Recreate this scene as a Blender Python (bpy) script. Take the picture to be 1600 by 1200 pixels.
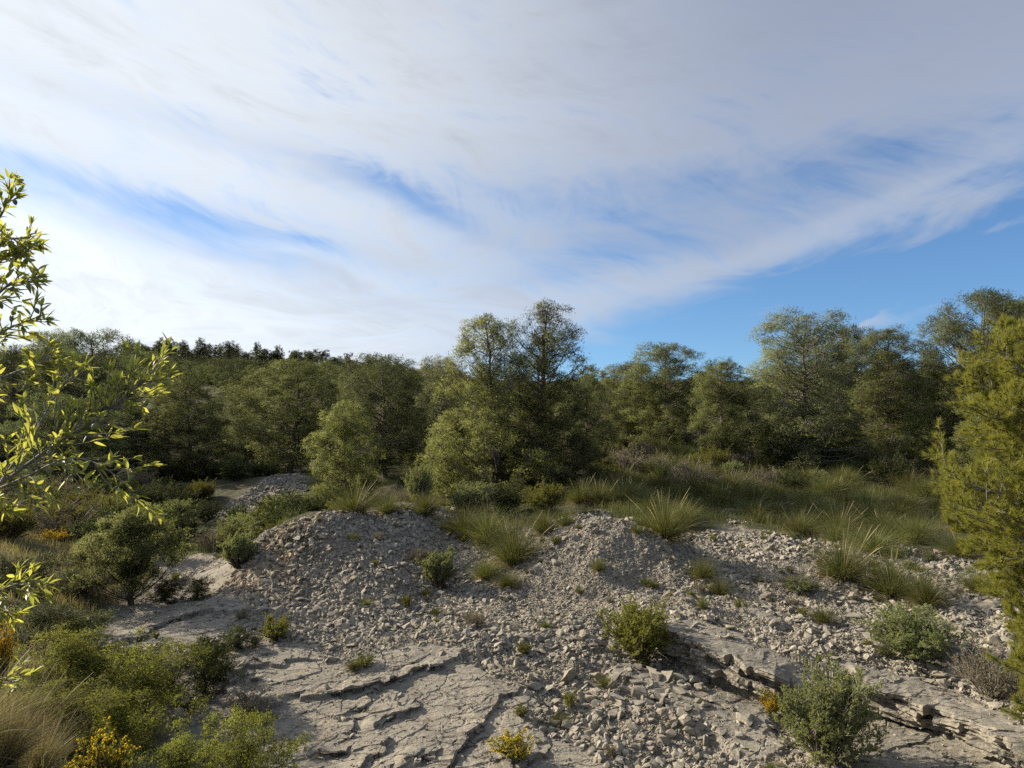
import bpy, math, random
import numpy as np
from mathutils import Vector, Matrix

# ------------------------------------------------------------------ clearing, camera, sky, sun
for o in list(bpy.data.objects):
    bpy.data.objects.remove(o)
SC = bpy.context.scene
COL = SC.collection
F = 1067.0            # focal length in photograph pixels
CZ = 4.2              # eye height above the rock slab in the gully

cam = bpy.data.cameras.new('camera')
cam.sensor_width = 36; cam.lens = 24.0
cam.clip_start = 0.05; cam.clip_end = 3000
camo = bpy.data.objects.new('camera', cam); COL.objects.link(camo)
camo.location = (0, 0, CZ); camo.rotation_euler = (math.radians(90), 0, 0)
SC.camera = camo

SUN_AZ = math.radians(-66)     # from +Y (view direction), negative = left
SUN_EL = math.radians(25)
sl = bpy.data.lights.new('sun', 'SUN'); sl.energy = 5.0; sl.angle = math.radians(0.6); sl.color = (1.0, 0.86, 0.66)
so = bpy.data.objects.new('sun', sl); COL.objects.link(so)
sd = Vector((math.sin(SUN_AZ) * math.cos(SUN_EL), math.cos(SUN_AZ) * math.cos(SUN_EL), math.sin(SUN_EL)))
so.rotation_euler = sd.to_track_quat('Z', 'Y').to_euler()
so.location = (-30, 20, 30)

SC.view_settings.view_transform = 'Standard'
SC.view_settings.look = 'None'
SC.view_settings.gamma = 1.0
SC.view_settings.exposure = 0.98
SC.cycles.max_bounces = 6; SC.cycles.diffuse_bounces = 3; SC.cycles.transmission_bounces = 4
SC.cycles.transparent_max_bounces = 4
SC.cycles.use_adaptive_sampling = True; SC.cycles.adaptive_threshold = 0.01
SC.cycles.use_denoising = False; SC.cycles.sample_clamp_indirect = 3.0


class NT:
    """tiny helper for node trees"""
    def __init__(s, tree): s.t = tree
    def n(s, typ, **kw):
        nd = s.t.nodes.new(typ)
        for k, v in kw.items(): setattr(nd, k, v)
        return nd
    def put(s, sock, v):
        if v is None: return
        if hasattr(v, 'is_output') or hasattr(v, 'links'): s.t.links.new(v, sock)
        else: sock.default_value = v
    def m(s, op, a, b=None, c=None, clamp=False):
        nd = s.n('ShaderNodeMath', operation=op); nd.use_clamp = clamp
        s.put(nd.inputs[0], a); s.put(nd.inputs[1], b); s.put(nd.inputs[2], c)
        return nd.outputs[0]
    def comb(s, x, y, z):
        nd = s.n('ShaderNodeCombineXYZ'); s.put(nd.inputs[0], x); s.put(nd.inputs[1], y); s.put(nd.inputs[2], z)
        return nd.outputs[0]
    def noise(s, vec, scale, detail=4, rough=.55, dist=0.0, out='Fac'):
        nd = s.n('ShaderNodeTexNoise'); s.put(nd.inputs['Vector'], vec)
        nd.inputs['Scale'].default_value = scale; nd.inputs['Detail'].default_value = detail
        nd.inputs['Roughness'].default_value = rough; nd.inputs['Distortion'].default_value = dist
        return nd.outputs[out]
    def ss(s, v, a, b, o0=0.0, o1=1.0):
        nd = s.n('ShaderNodeMapRange', interpolation_type='SMOOTHSTEP')
        s.put(nd.inputs[0], v); nd.inputs[1].default_value = a; nd.inputs[2].default_value = b
        nd.inputs[3].default_value = o0; nd.inputs[4].default_value = o1
        return nd.outputs[0]
    def mix(s, f, a, b, blend='MIX'):
        nd = s.n('ShaderNodeMix', data_type='RGBA', blend_type=blend)
        s.put(nd.inputs[0], f)
        for sock, v in ((nd.inputs[6], a), (nd.inputs[7], b)):
            if isinstance(v, tuple): sock.default_value = (v[0], v[1], v[2], 1)
            else: s.put(sock, v)
        return nd.outputs[2]


# ------------------------------------------------------------------ world: blue sky with streaky high cloud
W = bpy.data.worlds.new('World'); SC.world = W; W.use_nodes = True
W.node_tree.nodes.clear()
g = NT(W.node_tree)
SKY = 0.060
tc = g.n('ShaderNodeTexCoord')
nrm = g.n('ShaderNodeVectorMath', operation='NORMALIZE'); g.put(nrm.inputs[0], tc.outputs['Generated'])
sep = g.n('ShaderNodeSeparateXYZ'); g.put(sep.inputs[0], nrm.outputs[0])
dx, dy, dz = sep.outputs
az = g.m('ARCTAN2', dx, dy); el = g.m('ARCSINE', dz)
sky = g.n('ShaderNodeTexSky', sky_type='NISHITA'); sky.sun_disc = False
sky.sun_elevation = SUN_EL; sky.sun_rotation = SUN_AZ
sky.altitude = 600; sky.air_density = 1.0; sky.dust_density = 0.1; sky.ozone_density = 1.6
sky_v = g.n('ShaderNodeCombineXYZ'); g.put(sky_v.inputs[0], dx); g.put(sky_v.inputs[1], dy); g.put(sky_v.inputs[2], g.m('ADD', g.m('MULTIPLY', dz, .85), .09)); g.put(sky.inputs[0], sky_v.outputs[0])
# cloud coordinates on a high flat layer
den = g.m('ADD', g.m('MAXIMUM', dz, 0.0), 0.16)
cx = g.m('DIVIDE', dx, den); cy = g.m('DIVIDE', dy, den)
wv = g.noise(g.comb(cx, cy, 0.0), 0.55, 2, .5, out='Color')
wsep = g.n('ShaderNodeSeparateColor'); g.put(wsep.inputs[0], wv)
wx = g.m('SUBTRACT', wsep.outputs[0], .5); wy = g.m('SUBTRACT', wsep.outputs[1], .5)
# streaks run across the view, bowed
bow = g.m('MULTIPLY', g.m('MULTIPLY', az, az), 0.9)
sx = g.m('ADD', az, g.m('MULTIPLY', wx, .5)); sy = g.m('ADD', g.m('SUBTRACT', el, g.m('MULTIPLY', bow, .25)), g.m('MULTIPLY', wy, .22))
st1 = g.noise(g.comb(g.m('MULTIPLY', sx, 1.6), g.m('MULTIPLY', sy, 7.0), 1.3), 1.5, 7, .6, .35)
rx = g.m('ADD', g.m('MULTIPLY', az, .93), g.m('MULTIPLY', el, -.36)); ry = g.m('ADD', g.m('MULTIPLY', az, .36), g.m('MULTIPLY', el, .93))
st2 = g.noise(g.comb(g.m('MULTIPLY', g.m('ADD', rx, wx), 2.4), g.m('MULTIPLY', g.m('ADD', ry, g.m('MULTIPLY', wy, .3)), 10.0), 5.3), 2.9, 9, .68, .7)
fine = g.noise(g.comb(g.m('MULTIPLY', rx, 1.0), g.m('MULTIPLY', ry, 3.0), 9.1), 9.0, 6, .6, .6)


def blob(px, py, lx, ly, rot, amp):
    """a gaussian patch of open sky (amp>0) or extra cloud (amp<0) in azimuth / elevation"""
    a0 = math.atan((px - 800) / F); e0 = math.atan((600 - py) / F * math.cos(a0))
    c, s_ = math.cos(math.radians(rot)), math.sin(math.radians(rot))
    da = g.m('SUBTRACT', sxx, a0); de = g.m('SUBTRACT', syy, e0)
    u = g.m('ADD', g.m('MULTIPLY', da, c * F / lx), g.m('MULTIPLY', de, s_ * F / lx))
    v = g.m('ADD', g.m('MULTIPLY', da, -s_ * F / ly), g.m('MULTIPLY', de, c * F / ly))
    r2 = g.m('ADD', g.m('MULTIPLY', u, u), g.m('MULTIPLY', v, v))
    return g.m('MULTIPLY', g.m('EXPONENT', g.m('MULTIPLY', r2, -1.0)), amp)


sxx = g.m('ADD', az, g.m('MULTIPLY', g.m('SUBTRACT', st2, .5), .10)); syy = g.m('ADD', el, g.m('MULTIPLY', g.m('SUBTRACT', st1, .5), .14))
holes = None
for b in [(150, 305, 230, 30, -12, .20), (420, 372, 190, 28, -8, .36), (250, 350, 260, 50, -14, .24), (640, 310, 140, 20, -20, .52),
          (330, 210, 260, 22, -10, .22), (900, 330, 300, 60, -12, .30), (1370, 250, 120, 50, 10, .50), (1130, 300, 160, 40, -5, .32), (960, 380, 160, 30, 5, .34),
          (1560, 425, 230, 70, 12, 1.35), (1300, 440, 240, 40, 14, 1.0), (1130, 520, 330, 62, 13, 1.15), (1420, 530, 240, 60, 8, 1.0),
          (980, 575, 190, 40, 6, .60), (880, 425, 120, 22, 10, .30), (1400, 500, 130, 14, 10, -1.5), (1225, 480, 80, 26, 15, -1.3), (1350, 440, 50, 9, 50, -1.3), (1420, 465, 70, 9, 30, -1.3), (1580, 360, 60, 8, 5, -.9),
          (350, 560, 500, 60, 0, -.3), (100, 440, 300, 60, -8, -.25), (1000, 150, 800, 120, 0, -.12), (1250, 380, 300, 22, 14, -.35)]:
    x = blob(*b); holes = x if holes is None else g.m('ADD', holes, x)
dens = g.m('ADD', .86, g.m('MULTIPLY', g.m('SUBTRACT', st1, .5), 1.25))
dens = g.m('ADD', dens, g.m('MULTIPLY', g.m('SUBTRACT', st2, .5), 1.1))
dens = g.m('ADD', dens, g.m('MULTIPLY', g.m('SUBTRACT', fine, .5), .75))
dens = g.m('SUBTRACT', dens, holes)
cover = g.ss(dens, -.30, 1.22, 0.0, .90)
# brightness of the cloud: brightest toward the sun, greyer overhead and where it is thick
dt = g.n('ShaderNodeVectorMath', operation='DOT_PRODUCT'); g.put(dt.inputs[0], nrm.outputs[0]); dt.inputs[1].default_value = sd
toward = g.ss(dt.outputs['Value'], .15, 1.02)
thick = g.ss(g.m('ADD', g.m('ADD', g.m('MULTIPLY', st1, .6), g.m('MULTIPLY', st2, .4)), g.m('MULTIPLY', fine, .25)), .45, .85)
lo = g.ss(el, .0, .6)
cc = g.mix(lo, (.31, .345, .405), (.185, .207, .262))
cc = g.mix(toward, cc, (.66, .67, .64))
cc = g.mix(g.m('MULTIPLY', thick, .50), cc, (.145, .166, .218))
blue = g.n('ShaderNodeVectorMath', operation='SCALE'); g.put(blue.inputs[0], sky.outputs[0]); blue.inputs['Scale'].default_value = SKY
blue2 = g.n('ShaderNodeVectorMath', operation='MULTIPLY'); g.put(blue2.inputs[0], blue.outputs[0]); blue2.inputs[1].default_value = (.72, .98, 1.25)
final = g.mix(cover, blue2.outputs[0], cc)
bg = g.n('ShaderNodeBackground'); g.put(bg.inputs[0], final); bg.inputs[1].default_value = 1.0
wo = g.n('ShaderNodeOutputWorld'); g.t.links.new(bg.outputs[0], wo.inputs[0])
W.cycles.sampling_method = 'MANUAL'; W.cycles.sample_map_resolution = 512

# ------------------------------------------------------------------ noise in numpy
_rs = np.random.RandomState(7)
_TAB = _rs.rand(256, 256)


def vnoise(x, y, off=0):
    x = x + off * 17.31; y = y + off * 9.77
    xi = np.floor(x).astype(int); yi = np.floor(y).astype(int)
    fx = x - xi; fy = y - yi
    fx = fx * fx * (3 - 2 * fx); fy = fy * fy * (3 - 2 * fy)
    a = _TAB[xi & 255, yi & 255]; b = _TAB[(xi + 1) & 255, yi & 255]
    c = _TAB[xi & 255, (yi + 1) & 255]; d = _TAB[(xi + 1) & 255, (yi + 1) & 255]
    return (a * (1 - fx) + b * fx) * (1 - fy) + (c * (1 - fx) + d * fx) * fy - .5


def fbm(x, y, sc, octv=4, off=0, gain=.5):
    r = 0; a = 1.0
    for i in range(octv):
        ca, sa = math.cos(i * 1.1), math.sin(i * 1.1)
        r = r + a * vnoise((x * ca - y * sa) * sc, (x * sa + y * ca) * sc, off + i * 3)
        sc *= 2.03; a *= gain
    return r


def sstep(v, a, b):
    t = np.clip((v - a) / (b - a), 0, 1)
    return t * t * (3 - 2 * t)


# ------------------------------------------------------------------ terrain from surveyed points (px, py, distance)
CP = [(0, 1200, 4.6), (110, 1200, 6.0), (250, 1200, 7.2), (450, 1200, 7.6), (700, 1200, 7.5), (900, 1200, 7.5), (1200, 1200, 7.3), (1400, 1200, 7.2), (1560, 1200, 7.0),
      (0, 1100, 5.8), (120, 1100, 7.4), (300, 1100, 8.8), (450, 1100, 8.8), (700, 1100, 8.8), (950, 1100, 8.7), (1200, 1100, 8.5), (1500, 1100, 8.4),
      (0, 1000, 8.2), (160, 1000, 10.8), (300, 1000, 10.7), (400, 1010, 10.4), (520, 1000, 10.6), (650, 1000, 10.6), (900, 1000, 10.3), (1100, 980, 10.8), (1300, 1000, 10.3), (1550, 1000, 10.0),
      (450, 960, 12.0), (470, 815, 14.4), (540, 806, 15), (600, 812, 15.6), (640, 800, 16.6), (700, 802, 17.8), (420, 832, 14.6), (385, 868, 14.3), (345, 905, 13.9), (310, 930, 13.2),
      (500, 900, 13.2), (500, 850, 13.9), (590, 900, 13.2), (590, 850, 14.3), (680, 935, 12.9), (690, 880, 14.5), (560, 950, 12.3), (760, 880, 14.7), (780, 840, 16),
      (950, 812, 14.4), (915, 825, 14.3), (995, 838, 14.0), (1040, 868, 13.5), (1075, 895, 13.0), (1010, 925, 12.6), (860, 880, 13.5), (850, 920, 12.7), (930, 880, 13.2), (940, 940, 12.3), (1000, 940, 11.9), (780, 950, 12.1), (800, 1000, 10.4),
      (950, 795, 18.5), (1080, 850, 16.5), (1200, 845, 16.5), (1150, 920, 12.9), (1300, 920, 12.6), (1400, 890, 13.7), (1500, 900, 13.2), (1600, 930, 12.2),
      (1100, 805, 20), (1300, 805, 20), (1500, 830, 17.5), (1200, 755, 27), (1000, 735, 29), (980, 717, 32), (1100, 700, 36), (1300, 705, 36), (1500, 730, 29), (1600, 760, 25),
      (1000, 680, 52), (1300, 675, 52), (1550, 680, 45), (840, 785, 23.5), (750, 793, 22), (650, 796, 20), (580, 800, 19), (880, 740, 32), (900, 700, 48),
      (490, 860, 20), (420, 880, 19), (340, 870, 19), (300, 862, 22), (150, 830, 23), (50, 845, 17.5), (350, 825, 27), (410, 785, 32), (465, 742, 37), (340, 803, 30), (600, 775, 34), (560, 745, 46),
      (200, 790, 32), (50, 780, 30), (300, 740, 45), (100, 720, 50), (700, 750, 36),
      (0, 900, 12), (60, 950, 10.2), (110, 900, 13), (170, 955, 12.2), (250, 935, 12.9), (250, 990, 11), (300, 890, 15.2), (200, 870, 16), (330, 950, 12.0)]
WP = [(-40, 100, -1.2), (-10, 100, -1.6), (-90, 120, 2.5), (-25, 60, -2.2), (-60, 60, .3), (-90, 190, 7.0), (-40, 190, 5.0), (5, 190, 2), (-120, 258, 13.5), (-75, 255, 10.3), (-30, 255, 5.5), (-15, 150, .5), (-60, 150, 2.8),
      (10, 255, 3), (60, 250, 3), (30, 120, 1), (80, 120, 2), (60, 60, 1.5), (-150, 420, 4), (0, 420, 6), (150, 420, 6), (0, 800, 5), (-500, 800, 5), (500, 800, 5),
      (0, .3, 2.55), (-3, .3, 2.6), (3, .3, 2.6), (0, 2.6, 2.0), (-3, 2.6, 2.0), (3, 2.6, 1.9), (0, 5.2, .45), (4, 5.0, .8), (-1.8, 5.2, .7), (6.5, 5.5, 1.1), (8, 8, 1.0), (-6, 3, 2.3), (-9, 7, 1.9), (-14, 14, 1.5), (9.5, 9.5, .9), (14, 14, 1.0)]
XYZ = [((px - 800) / F * d, d, CZ - (py - 600) / F * d) for px, py, d in CP] + WP
XYZ = np.array(XYZ, float)


def warp(x, y):
    """scale-free coordinates so that near and far points are equally dense"""
    r = np.sqrt(x * x + y * y + .25)
    return np.arctan2(x, y) * 2.0, np.log(r) * 2.0


_u, _v = warp(XYZ[:, 0], XYZ[:, 1])
_C = np.stack([_u, _v], 1)


def _k(r2): return np.sqrt(r2 + .004)


_D = ((_C[:, None] - _C[None]) ** 2).sum(-1)
_n = len(XYZ)
_A = np.zeros((_n + 1, _n + 1)); _A[:_n, :_n] = _k(_D) - np.eye(_n) * .003; _A[:_n, _n] = 1; _A[_n, :_n] = 1
_w = np.linalg.solve(_A, np.append(XYZ[:, 2], 0))


def base_h(x, y):
    x = np.asarray(x, float).ravel(); y = np.asarray(y, float).ravel()
    a = np.arctan2(x, y); ac = np.clip(a, -.95, .95); r = np.hypot(x, y)
    xx = np.sin(ac) * r; yy = np.cos(ac) * r
    u, v = warp(xx, yy)
    out = np.empty_like(u)
    for i in range(0, len(u), 60000):
        s = slice(i, i + 60000)
        r2 = (u[s, None] - _C[None, :, 0]) ** 2 + (v[s, None] - _C[None, :, 1]) ** 2
        out[s] = _k(r2) @ _w[:_n] + _w[_n]
    f = sstep(np.abs(a), 1.0, 2.2)
    return out * (1 - f) + 2.6 * f


def hit(px, py, fn=base_h):
    """ground point seen in the photograph at px, py"""
    d = np.exp(np.linspace(math.log(3.0), math.log(400), 500))
    x = (px - 800) / F * d; z = CZ - (py - 600) / F * d
    h = fn(x, d)
    i = int(np.argmax(h >= z))
    if i == 0: i = len(d) - 1
    a = (h - z)[i - 1]; b = (h - z)[i]; t = -a / (b - a + 1e-9) if b > a else 0
    dd = d[i - 1] + (d[i] - d[i - 1]) * min(max(t, 0), 1)
    return (px - 800) / F * dd, dd


# regions traced on the ground: bare rock, vegetation, orange earth
def world_poly(pts): return np.array([hit(*p) for p in pts])


def poly_sd(x, y, P):
    """signed distance, positive inside"""
    x = np.asarray(x).ravel(); y = np.asarray(y).ravel()
    dmin = np.full(x.shape, 1e9); ins = np.zeros(x.shape, bool)
    n = len(P)
    for i in range(n):
        ax, ay = P[i]; bx, by = P[(i + 1) % n]
        ex, ey = bx - ax, by - ay; L = ex * ex + ey * ey + 1e-9
        t = np.clip(((x - ax) * ex + (y - ay) * ey) / L, 0, 1)
        dmin = np.minimum(dmin, (x - ax - t * ex) ** 2 + (y - ay - t * ey) ** 2)
        c = ((ay > y) != (by > y)) & (x < (bx - ax) * (y - ay) / (by - ay + 1e-12) + ax)
        ins ^= c
    d = np.sqrt(dmin)
    return np.where(ins, d, -d)


SLABS = [world_poly(p) for p in [
    [(270, 1160), (300, 1060), (350, 1025), (420, 1003), (480, 1012), (560, 1045), (640, 1012), (690, 1015), (760, 1050), (850, 1092), (840, 1130), (900, 1172), (950, 1199), (940, 1260), (430, 1260), (300, 1200)],
    [(120, 975), (210, 945), (280, 930), (330, 878), (385, 878), (360, 930), (400, 945), (370, 985), (330, 1003), (160, 1004)],
    [(950, 1050), (1040, 1035), (1100, 1050), (1190, 1092), (1205, 1150), (1160, 1175), (1040, 1120)],
    [(1050, 1000), (1150, 1015), (1250, 1062), (1330, 1075), (1500, 1100), (1640, 1190), (1600, 1260), (1330, 1260), (1340, 1110), (1200, 1080), (1070, 1030)],
    [(1150, 960), (1190, 958), (1240, 990), (1210, 1000)]]]
VEG = [world_poly(p) for p in [
    [(560, 803), (640, 792), (700, 800), (790, 850), (870, 818), (960, 800), (1000, 820), (1060, 852), (1150, 822), (1270, 850), (1380, 872), (1530, 880), (1640, 900), (1700, 680), (560, 690)],
    [(-200, 700), (560, 690), (560, 800), (480, 870), (420, 890), (330, 872), (260, 872), (240, 925), (170, 945), (120, 990), (260, 1020), (300, 1060), (260, 1160), (240, 1260), (-300, 1260)]]]
RUB_FAR = world_poly([(330, 800), (400, 765), (470, 740), (480, 770), (440, 800), (370, 812)])
RUB_TER = world_poly([(930, 735), (960, 708), (1010, 712), (1015, 735), (970, 748)])


def masks(x, y):
    wob = fbm(x, y, 1.6, 3, 5) * .5
    slab = np.full(x.shape, -9.0)
    for P in SLABS: slab = np.maximum(slab, poly_sd(x, y, P))
    slab = sstep(slab + wob * .9, -.08, .12)
    veg = np.full(x.shape, -9.0)
    for P in VEG: veg = np.maximum(veg, poly_sd(x, y, P))
    veg = sstep(veg + wob * 1.2, -.25, .35)
    veg = np.maximum(veg, sstep(y, 30, 36)); veg = np.maximum(veg, sstep(-y, -4.6, -3.6))
    veg = np.maximum(veg, sstep(np.abs(np.arctan2(x, y)), .72, .85))
    veg *= 1 - sstep(poly_sd(x, y, RUB_FAR) + wob, -.6, .5)
    veg *= 1 - sstep(poly_sd(x, y, RUB_TER) + wob, -.6, .5) * .8
    slab = slab * (1 - veg)
    return slab, veg


# rock ledges: (polyline in photograph px, drop in m, fade length, side of the high block seen along the line: +1 left, -1 right)
LEDGES = [([(432, 1108), (455, 1095), (475, 1090), (492, 1097), (515, 1094), (530, 1090), (555, 1086), (580, 1078), (607, 1066), (622, 1066), (640, 1057), (658, 1048), (690, 1042), (717, 1034)], .06, 1.6, 1),
          ([(478, 1176), (486, 1183), (511, 1190), (528, 1185), (541, 1174), (552, 1149), (549, 1135), (548, 1119), (556, 1114), (570, 1107), (566, 1095), (580, 1090), (592, 1082)], .035, .6, 1),
          ([(575, 1205), (590, 1190), (599, 1182), (592, 1165), (588, 1148), (592, 1140), (600, 1129), (625, 1120), (640, 1113), (651, 1110), (640, 1100), (625, 1094)], .065, 1.2, 1),
          ([(690, 1215), (702, 1198), (706, 1182), (713, 1174), (728, 1160), (739, 1149), (757, 1138), (760, 1119), (775, 1108)], .055, 1.5, 1),
          ([(800, 1215), (830, 1190), (850, 1170), (842, 1150), (850, 1135)], .045, .7, 1),
          ([(600, 1220), (640, 1196), (655, 1188), (670, 1192), (700, 1182)], .04, .5, 1),
          ([(300, 1100), (340, 1085), (370, 1060), (400, 1050), (440, 1045)], .055, 1.2, 1),
          ([(1030, 1005), (1047, 1018), (1075, 1034), (1100, 1046), (1128, 1060), (1156, 1074), (1170, 1082), (1184, 1088), (1215, 1092)], .42, 2.2, 1),
          ([(1330, 1098), (1360, 1109), (1402, 1123), (1440, 1136), (1482, 1151), (1521, 1168), (1570, 1200)], .26, 1.6, 1),
          ([(200, 1004), (240, 985), (262, 972), (300, 965), (340, 960)], .09, .8, 1),
          ([(960, 1062), (1000, 1075), (1040, 1100), (1060, 1128)], .07, .6, 1)]
LW = [(world_poly(p), dr, L, s) for p, dr, L, s in LEDGES]


def line_sd(X, Y, P):
    """signed distance to an open line (positive on its left) and the distance past its ends"""
    n = len(P) - 1; seg = P[1:] - P[:-1]; ln = np.hypot(seg[:, 0], seg[:, 1]) + 1e-9
    nm = np.stack([-seg[:, 1], seg[:, 0]], 1) / ln[:, None]
    vn = np.zeros_like(P); vn[:-1] += nm; vn[1:] += nm
    best = np.full(X.shape, 1e9); sd_ = np.zeros(X.shape); past = np.zeros(X.shape)
    for i in range(n):
        ax, ay = P[i]; ex, ey = seg[i]
        tr = ((X - ax) * ex + (Y - ay) * ey) / ln[i] ** 2; t = np.clip(tr, 0, 1)
        rx_ = X - ax - t * ex; ry_ = Y - ay - t * ey; d = rx_ * rx_ + ry_ * ry_
        m = d < best - 1e-12
        nx = np.where(tr <= 0, vn[i, 0], np.where(tr >= 1, vn[i + 1, 0], nm[i, 0])); ny = np.where(tr <= 0, vn[i, 1], np.where(tr >= 1, vn[i + 1, 1], nm[i, 1]))
        sd_ = np.where(m, np.sign(rx_ * nx + ry_ * ny), sd_); best = np.where(m, d, best)
        ov = np.zeros(X.shape)
        if i == 0: ov = np.maximum(ov, -tr * ln[i])
        if i == n - 1: ov = np.maximum(ov, (tr - 1) * ln[i])
        past = np.where(m, ov, past)
    return sd_ * np.sqrt(best), past


def cells(x, y, size, off=0, stretch=1.8, rot=.55):
    """nearest point of a jittered lattice: centre position and a random number of the plate"""
    ca, sa = math.cos(rot), math.sin(rot)
    u = (x * ca + y * sa) / size / stretch; v = (-x * sa + y * ca) / size
    ui = np.floor(u); vi = np.floor(v); best = np.full(u.shape, 1e9); cu = u * 0; cv = u * 0; rn = u * 0
    for a in (-1, 0, 1):
        for b in (-1, 0, 1):
            p = (ui + a).astype(int); q_ = (vi + b).astype(int)
            r1 = _TAB[(p + off) & 255, (q_ + 3 * off) & 255]; r2 = _TAB[(q_ + 91 + off) & 255, (p + 57) & 255]
            x1 = p + .1 + .8 * r1; y1 = q_ + .1 + .8 * r2; d = (u - x1) ** 2 + (v - y1) ** 2; m = d < best
            best = np.where(m, d, best); cu = np.where(m, x1, cu); cv = np.where(m, y1, cv); rn = np.where(m, _TAB[(p * 7 + off + 13) & 255, (q_ * 5 + 29) & 255], rn)
    cu = cu * size * stretch; cv = cv * size
    return cu * ca - cv * sa, cu * sa + cv * ca, rn


def crackd(x, y, size, off, stretch, rot):
    """distance to the nearest joint between plates"""
    ca, sa = math.cos(rot), math.sin(rot); u = (x * ca + y * sa) / size / stretch; v = (-x * sa + y * ca) / size
    ui = np.floor(u); vi = np.floor(v); b1 = np.full(u.shape, 1e9); b2 = np.full(u.shape, 1e9)
    for a in (-1, 0, 1):
        for b in (-1, 0, 1):
            p = (ui + a).astype(int); q_ = (vi + b).astype(int)
            r1 = _TAB[(p + off) & 255, (q_ + 3 * off) & 255]; r2 = _TAB[(q_ + 91 + off) & 255, (p + 57) & 255]
            d = np.sqrt((u - p - .1 - .8 * r1) ** 2 + (v - q_ - .1 - .8 * r2) ** 2)
            b2 = np.minimum(np.maximum(d, b1), b2); b1 = np.minimum(b1, d)
    return (b2 - b1) * size


def ledge_h(x, y):
    out = np.zeros(x.shape)
    for q, (P, dr, L, s) in enumerate(LW):
        lo_, hi_ = P.min(0) - 3.5 * L, P.max(0) + 3.5 * L
        k = np.where((x > lo_[0]) & (x < hi_[0]) & (y > lo_[1]) & (y < hi_[1]))[0]
        if not len(k): continue
        nsub = 1; big = dr > .2
        for sub in range(nsub):
            o_ = 31 + q * 7 + sub * 3
            ja = .018
            X = x[k] + fbm(x[k], y[k], 2.2, 4, o_) * ja; Y = y[k] + fbm(x[k], y[k], 2.2, 4, o_ + 1) * ja
            d, past = line_sd(X, Y, P); d = d * s - sub * .17
            c1_, c2_, _r = cells(X, Y, .135, q * 5 + sub, 1.6, .3 + q * .4); de, _p = line_sd(c1_, c2_, P); de = de * s - sub * .17
            de = .93 * de + .07 * d
            if big: d = line_sd(x[k], y[k], P)[0] * s - .12; de = d
            endf = np.exp(-(np.maximum(past, 0) / max(.35, L * .6)) ** 2); D_ = dr / nsub
            up = D_ * .7 * np.exp(-(d / L) ** 2) * endf; dn = -D_ * .3 * np.exp(-(d / (L * .45)) ** 2) * endf
            wd = (.05 if big else .006) + np.maximum(past, 0) * (1.5 if big else .4); e = sstep(de / wd, -1, 1)
            out[k] += dn * (1 - e) + up * e
    return out


def height(x, y, fine_=True):
    x = np.asarray(x, float).ravel(); y = np.asarray(y, float).ravel()
    h = base_h(x, y)
    slab, veg = masks(x, y)
    r = np.hypot(x, y)
    near = 1 - sstep(r, 60, 120)
    rub = (1 - slab) * (1 - veg)
    h = h + fbm(x, y, .35, 3, 3) * .35 * sstep(r, 12, 40)
    h = h + rub * (fbm(x, y, .9, 3, 11) * .16 + fbm(x, y, 5.0, 3, 12) * .05)
    h = h + veg * near * (fbm(x, y, 1.3, 4, 13) * .16)
    if fine_:
        q = (x * .35 + y * .2) * .10 + fbm(x, y, .8, 3, 21, .42) * .26
        st = .045; k = np.floor(q / st); f = q / st - k
        ter = (k + sstep(f, .86, 1.0)) * st - q * .72
        _a, _b, pr1 = cells(x + fbm(x, y, 3, 3, 8) * .12, y + fbm(x, y, 3, 3, 9) * .12, .30, 3, 2.2); _a, _b, pr2 = cells(x + fbm(x, y, 6, 2, 8) * .05, y, .09, 6, 2.0)
        wx_ = x + fbm(x, y, 2.5, 4, 18) * .18; wy_ = y + fbm(x, y, 2.5, 4, 19) * .18; nb_ = np.where((slab > .05) & (r < 18))[0]
        ck = np.zeros(x.shape); ck[nb_] = 1 - sstep(crackd(wx_[nb_], wy_[nb_], .85, 5, 2.0, .5), .003, .018)
        h = h - slab * ck * .016 * sstep(fbm(x, y, .9, 2, 20), -.05, .15)
        _a, _b, pr3 = cells(x, y, .040, 9, 1.6)
        h = h + slab * (pr1 * .026 + pr2 * .012 * sstep(fbm(x, y, 1.2, 2, 66), -.2, .15) + pr3 * .006 * sstep(fbm(x, y, 1.7, 2, 67), -.1, .2))
        h = h + slab * (ter * .20 + fbm(x * .6 + y * .5, y - x * .3, 5, 4, 25) * .010)
        h = h + ledge_h(x, y) * (1 - veg)
        h = h + rub * fbm(x, y, 16, 3, 27) * .035 * (1 - sstep(r, 25, 40))
    return h


# ------------------------------------------------------------------ mesh helpers
def make_mesh(name, verts, faces, smooth=False, mats=None, fmat=None):
    """faces: list of integer arrays (n,k)"""
    me = bpy.data.meshes.new(name)
    verts = np.ascontiguousarray(verts, dtype=np.float32)
    me.vertices.add(len(verts)); me.vertices.foreach_set('co', verts.ravel())
    faces = [np.asarray(f, dtype=np.int32) for f in faces if len(f)]
    nl = sum(f.size for f in faces); nf = sum(len(f) for f in faces)
    me.loops.add(nl); me.loops.foreach_set('vertex_index', np.concatenate([f.ravel() for f in faces]))
    tot = np.concatenate([np.full(len(f), f.shape[1], np.int32) for f in faces])
    st = np.concatenate([[0], np.cumsum(tot)[:-1]]).astype(np.int32)
    me.polygons.add(nf); me.polygons.foreach_set('loop_start', st)
    try: me.polygons.foreach_set('loop_total', tot)
    except Exception: pass
    me.update(calc_edges=True)
    me.polygons.foreach_set('use_smooth', np.full(nf, smooth, bool))
    for m_ in (mats or []): me.materials.append(m_)
    if fmat is not None: me.polygons.foreach_set('material_index', np.asarray(fmat, np.int32))
    return me


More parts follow.
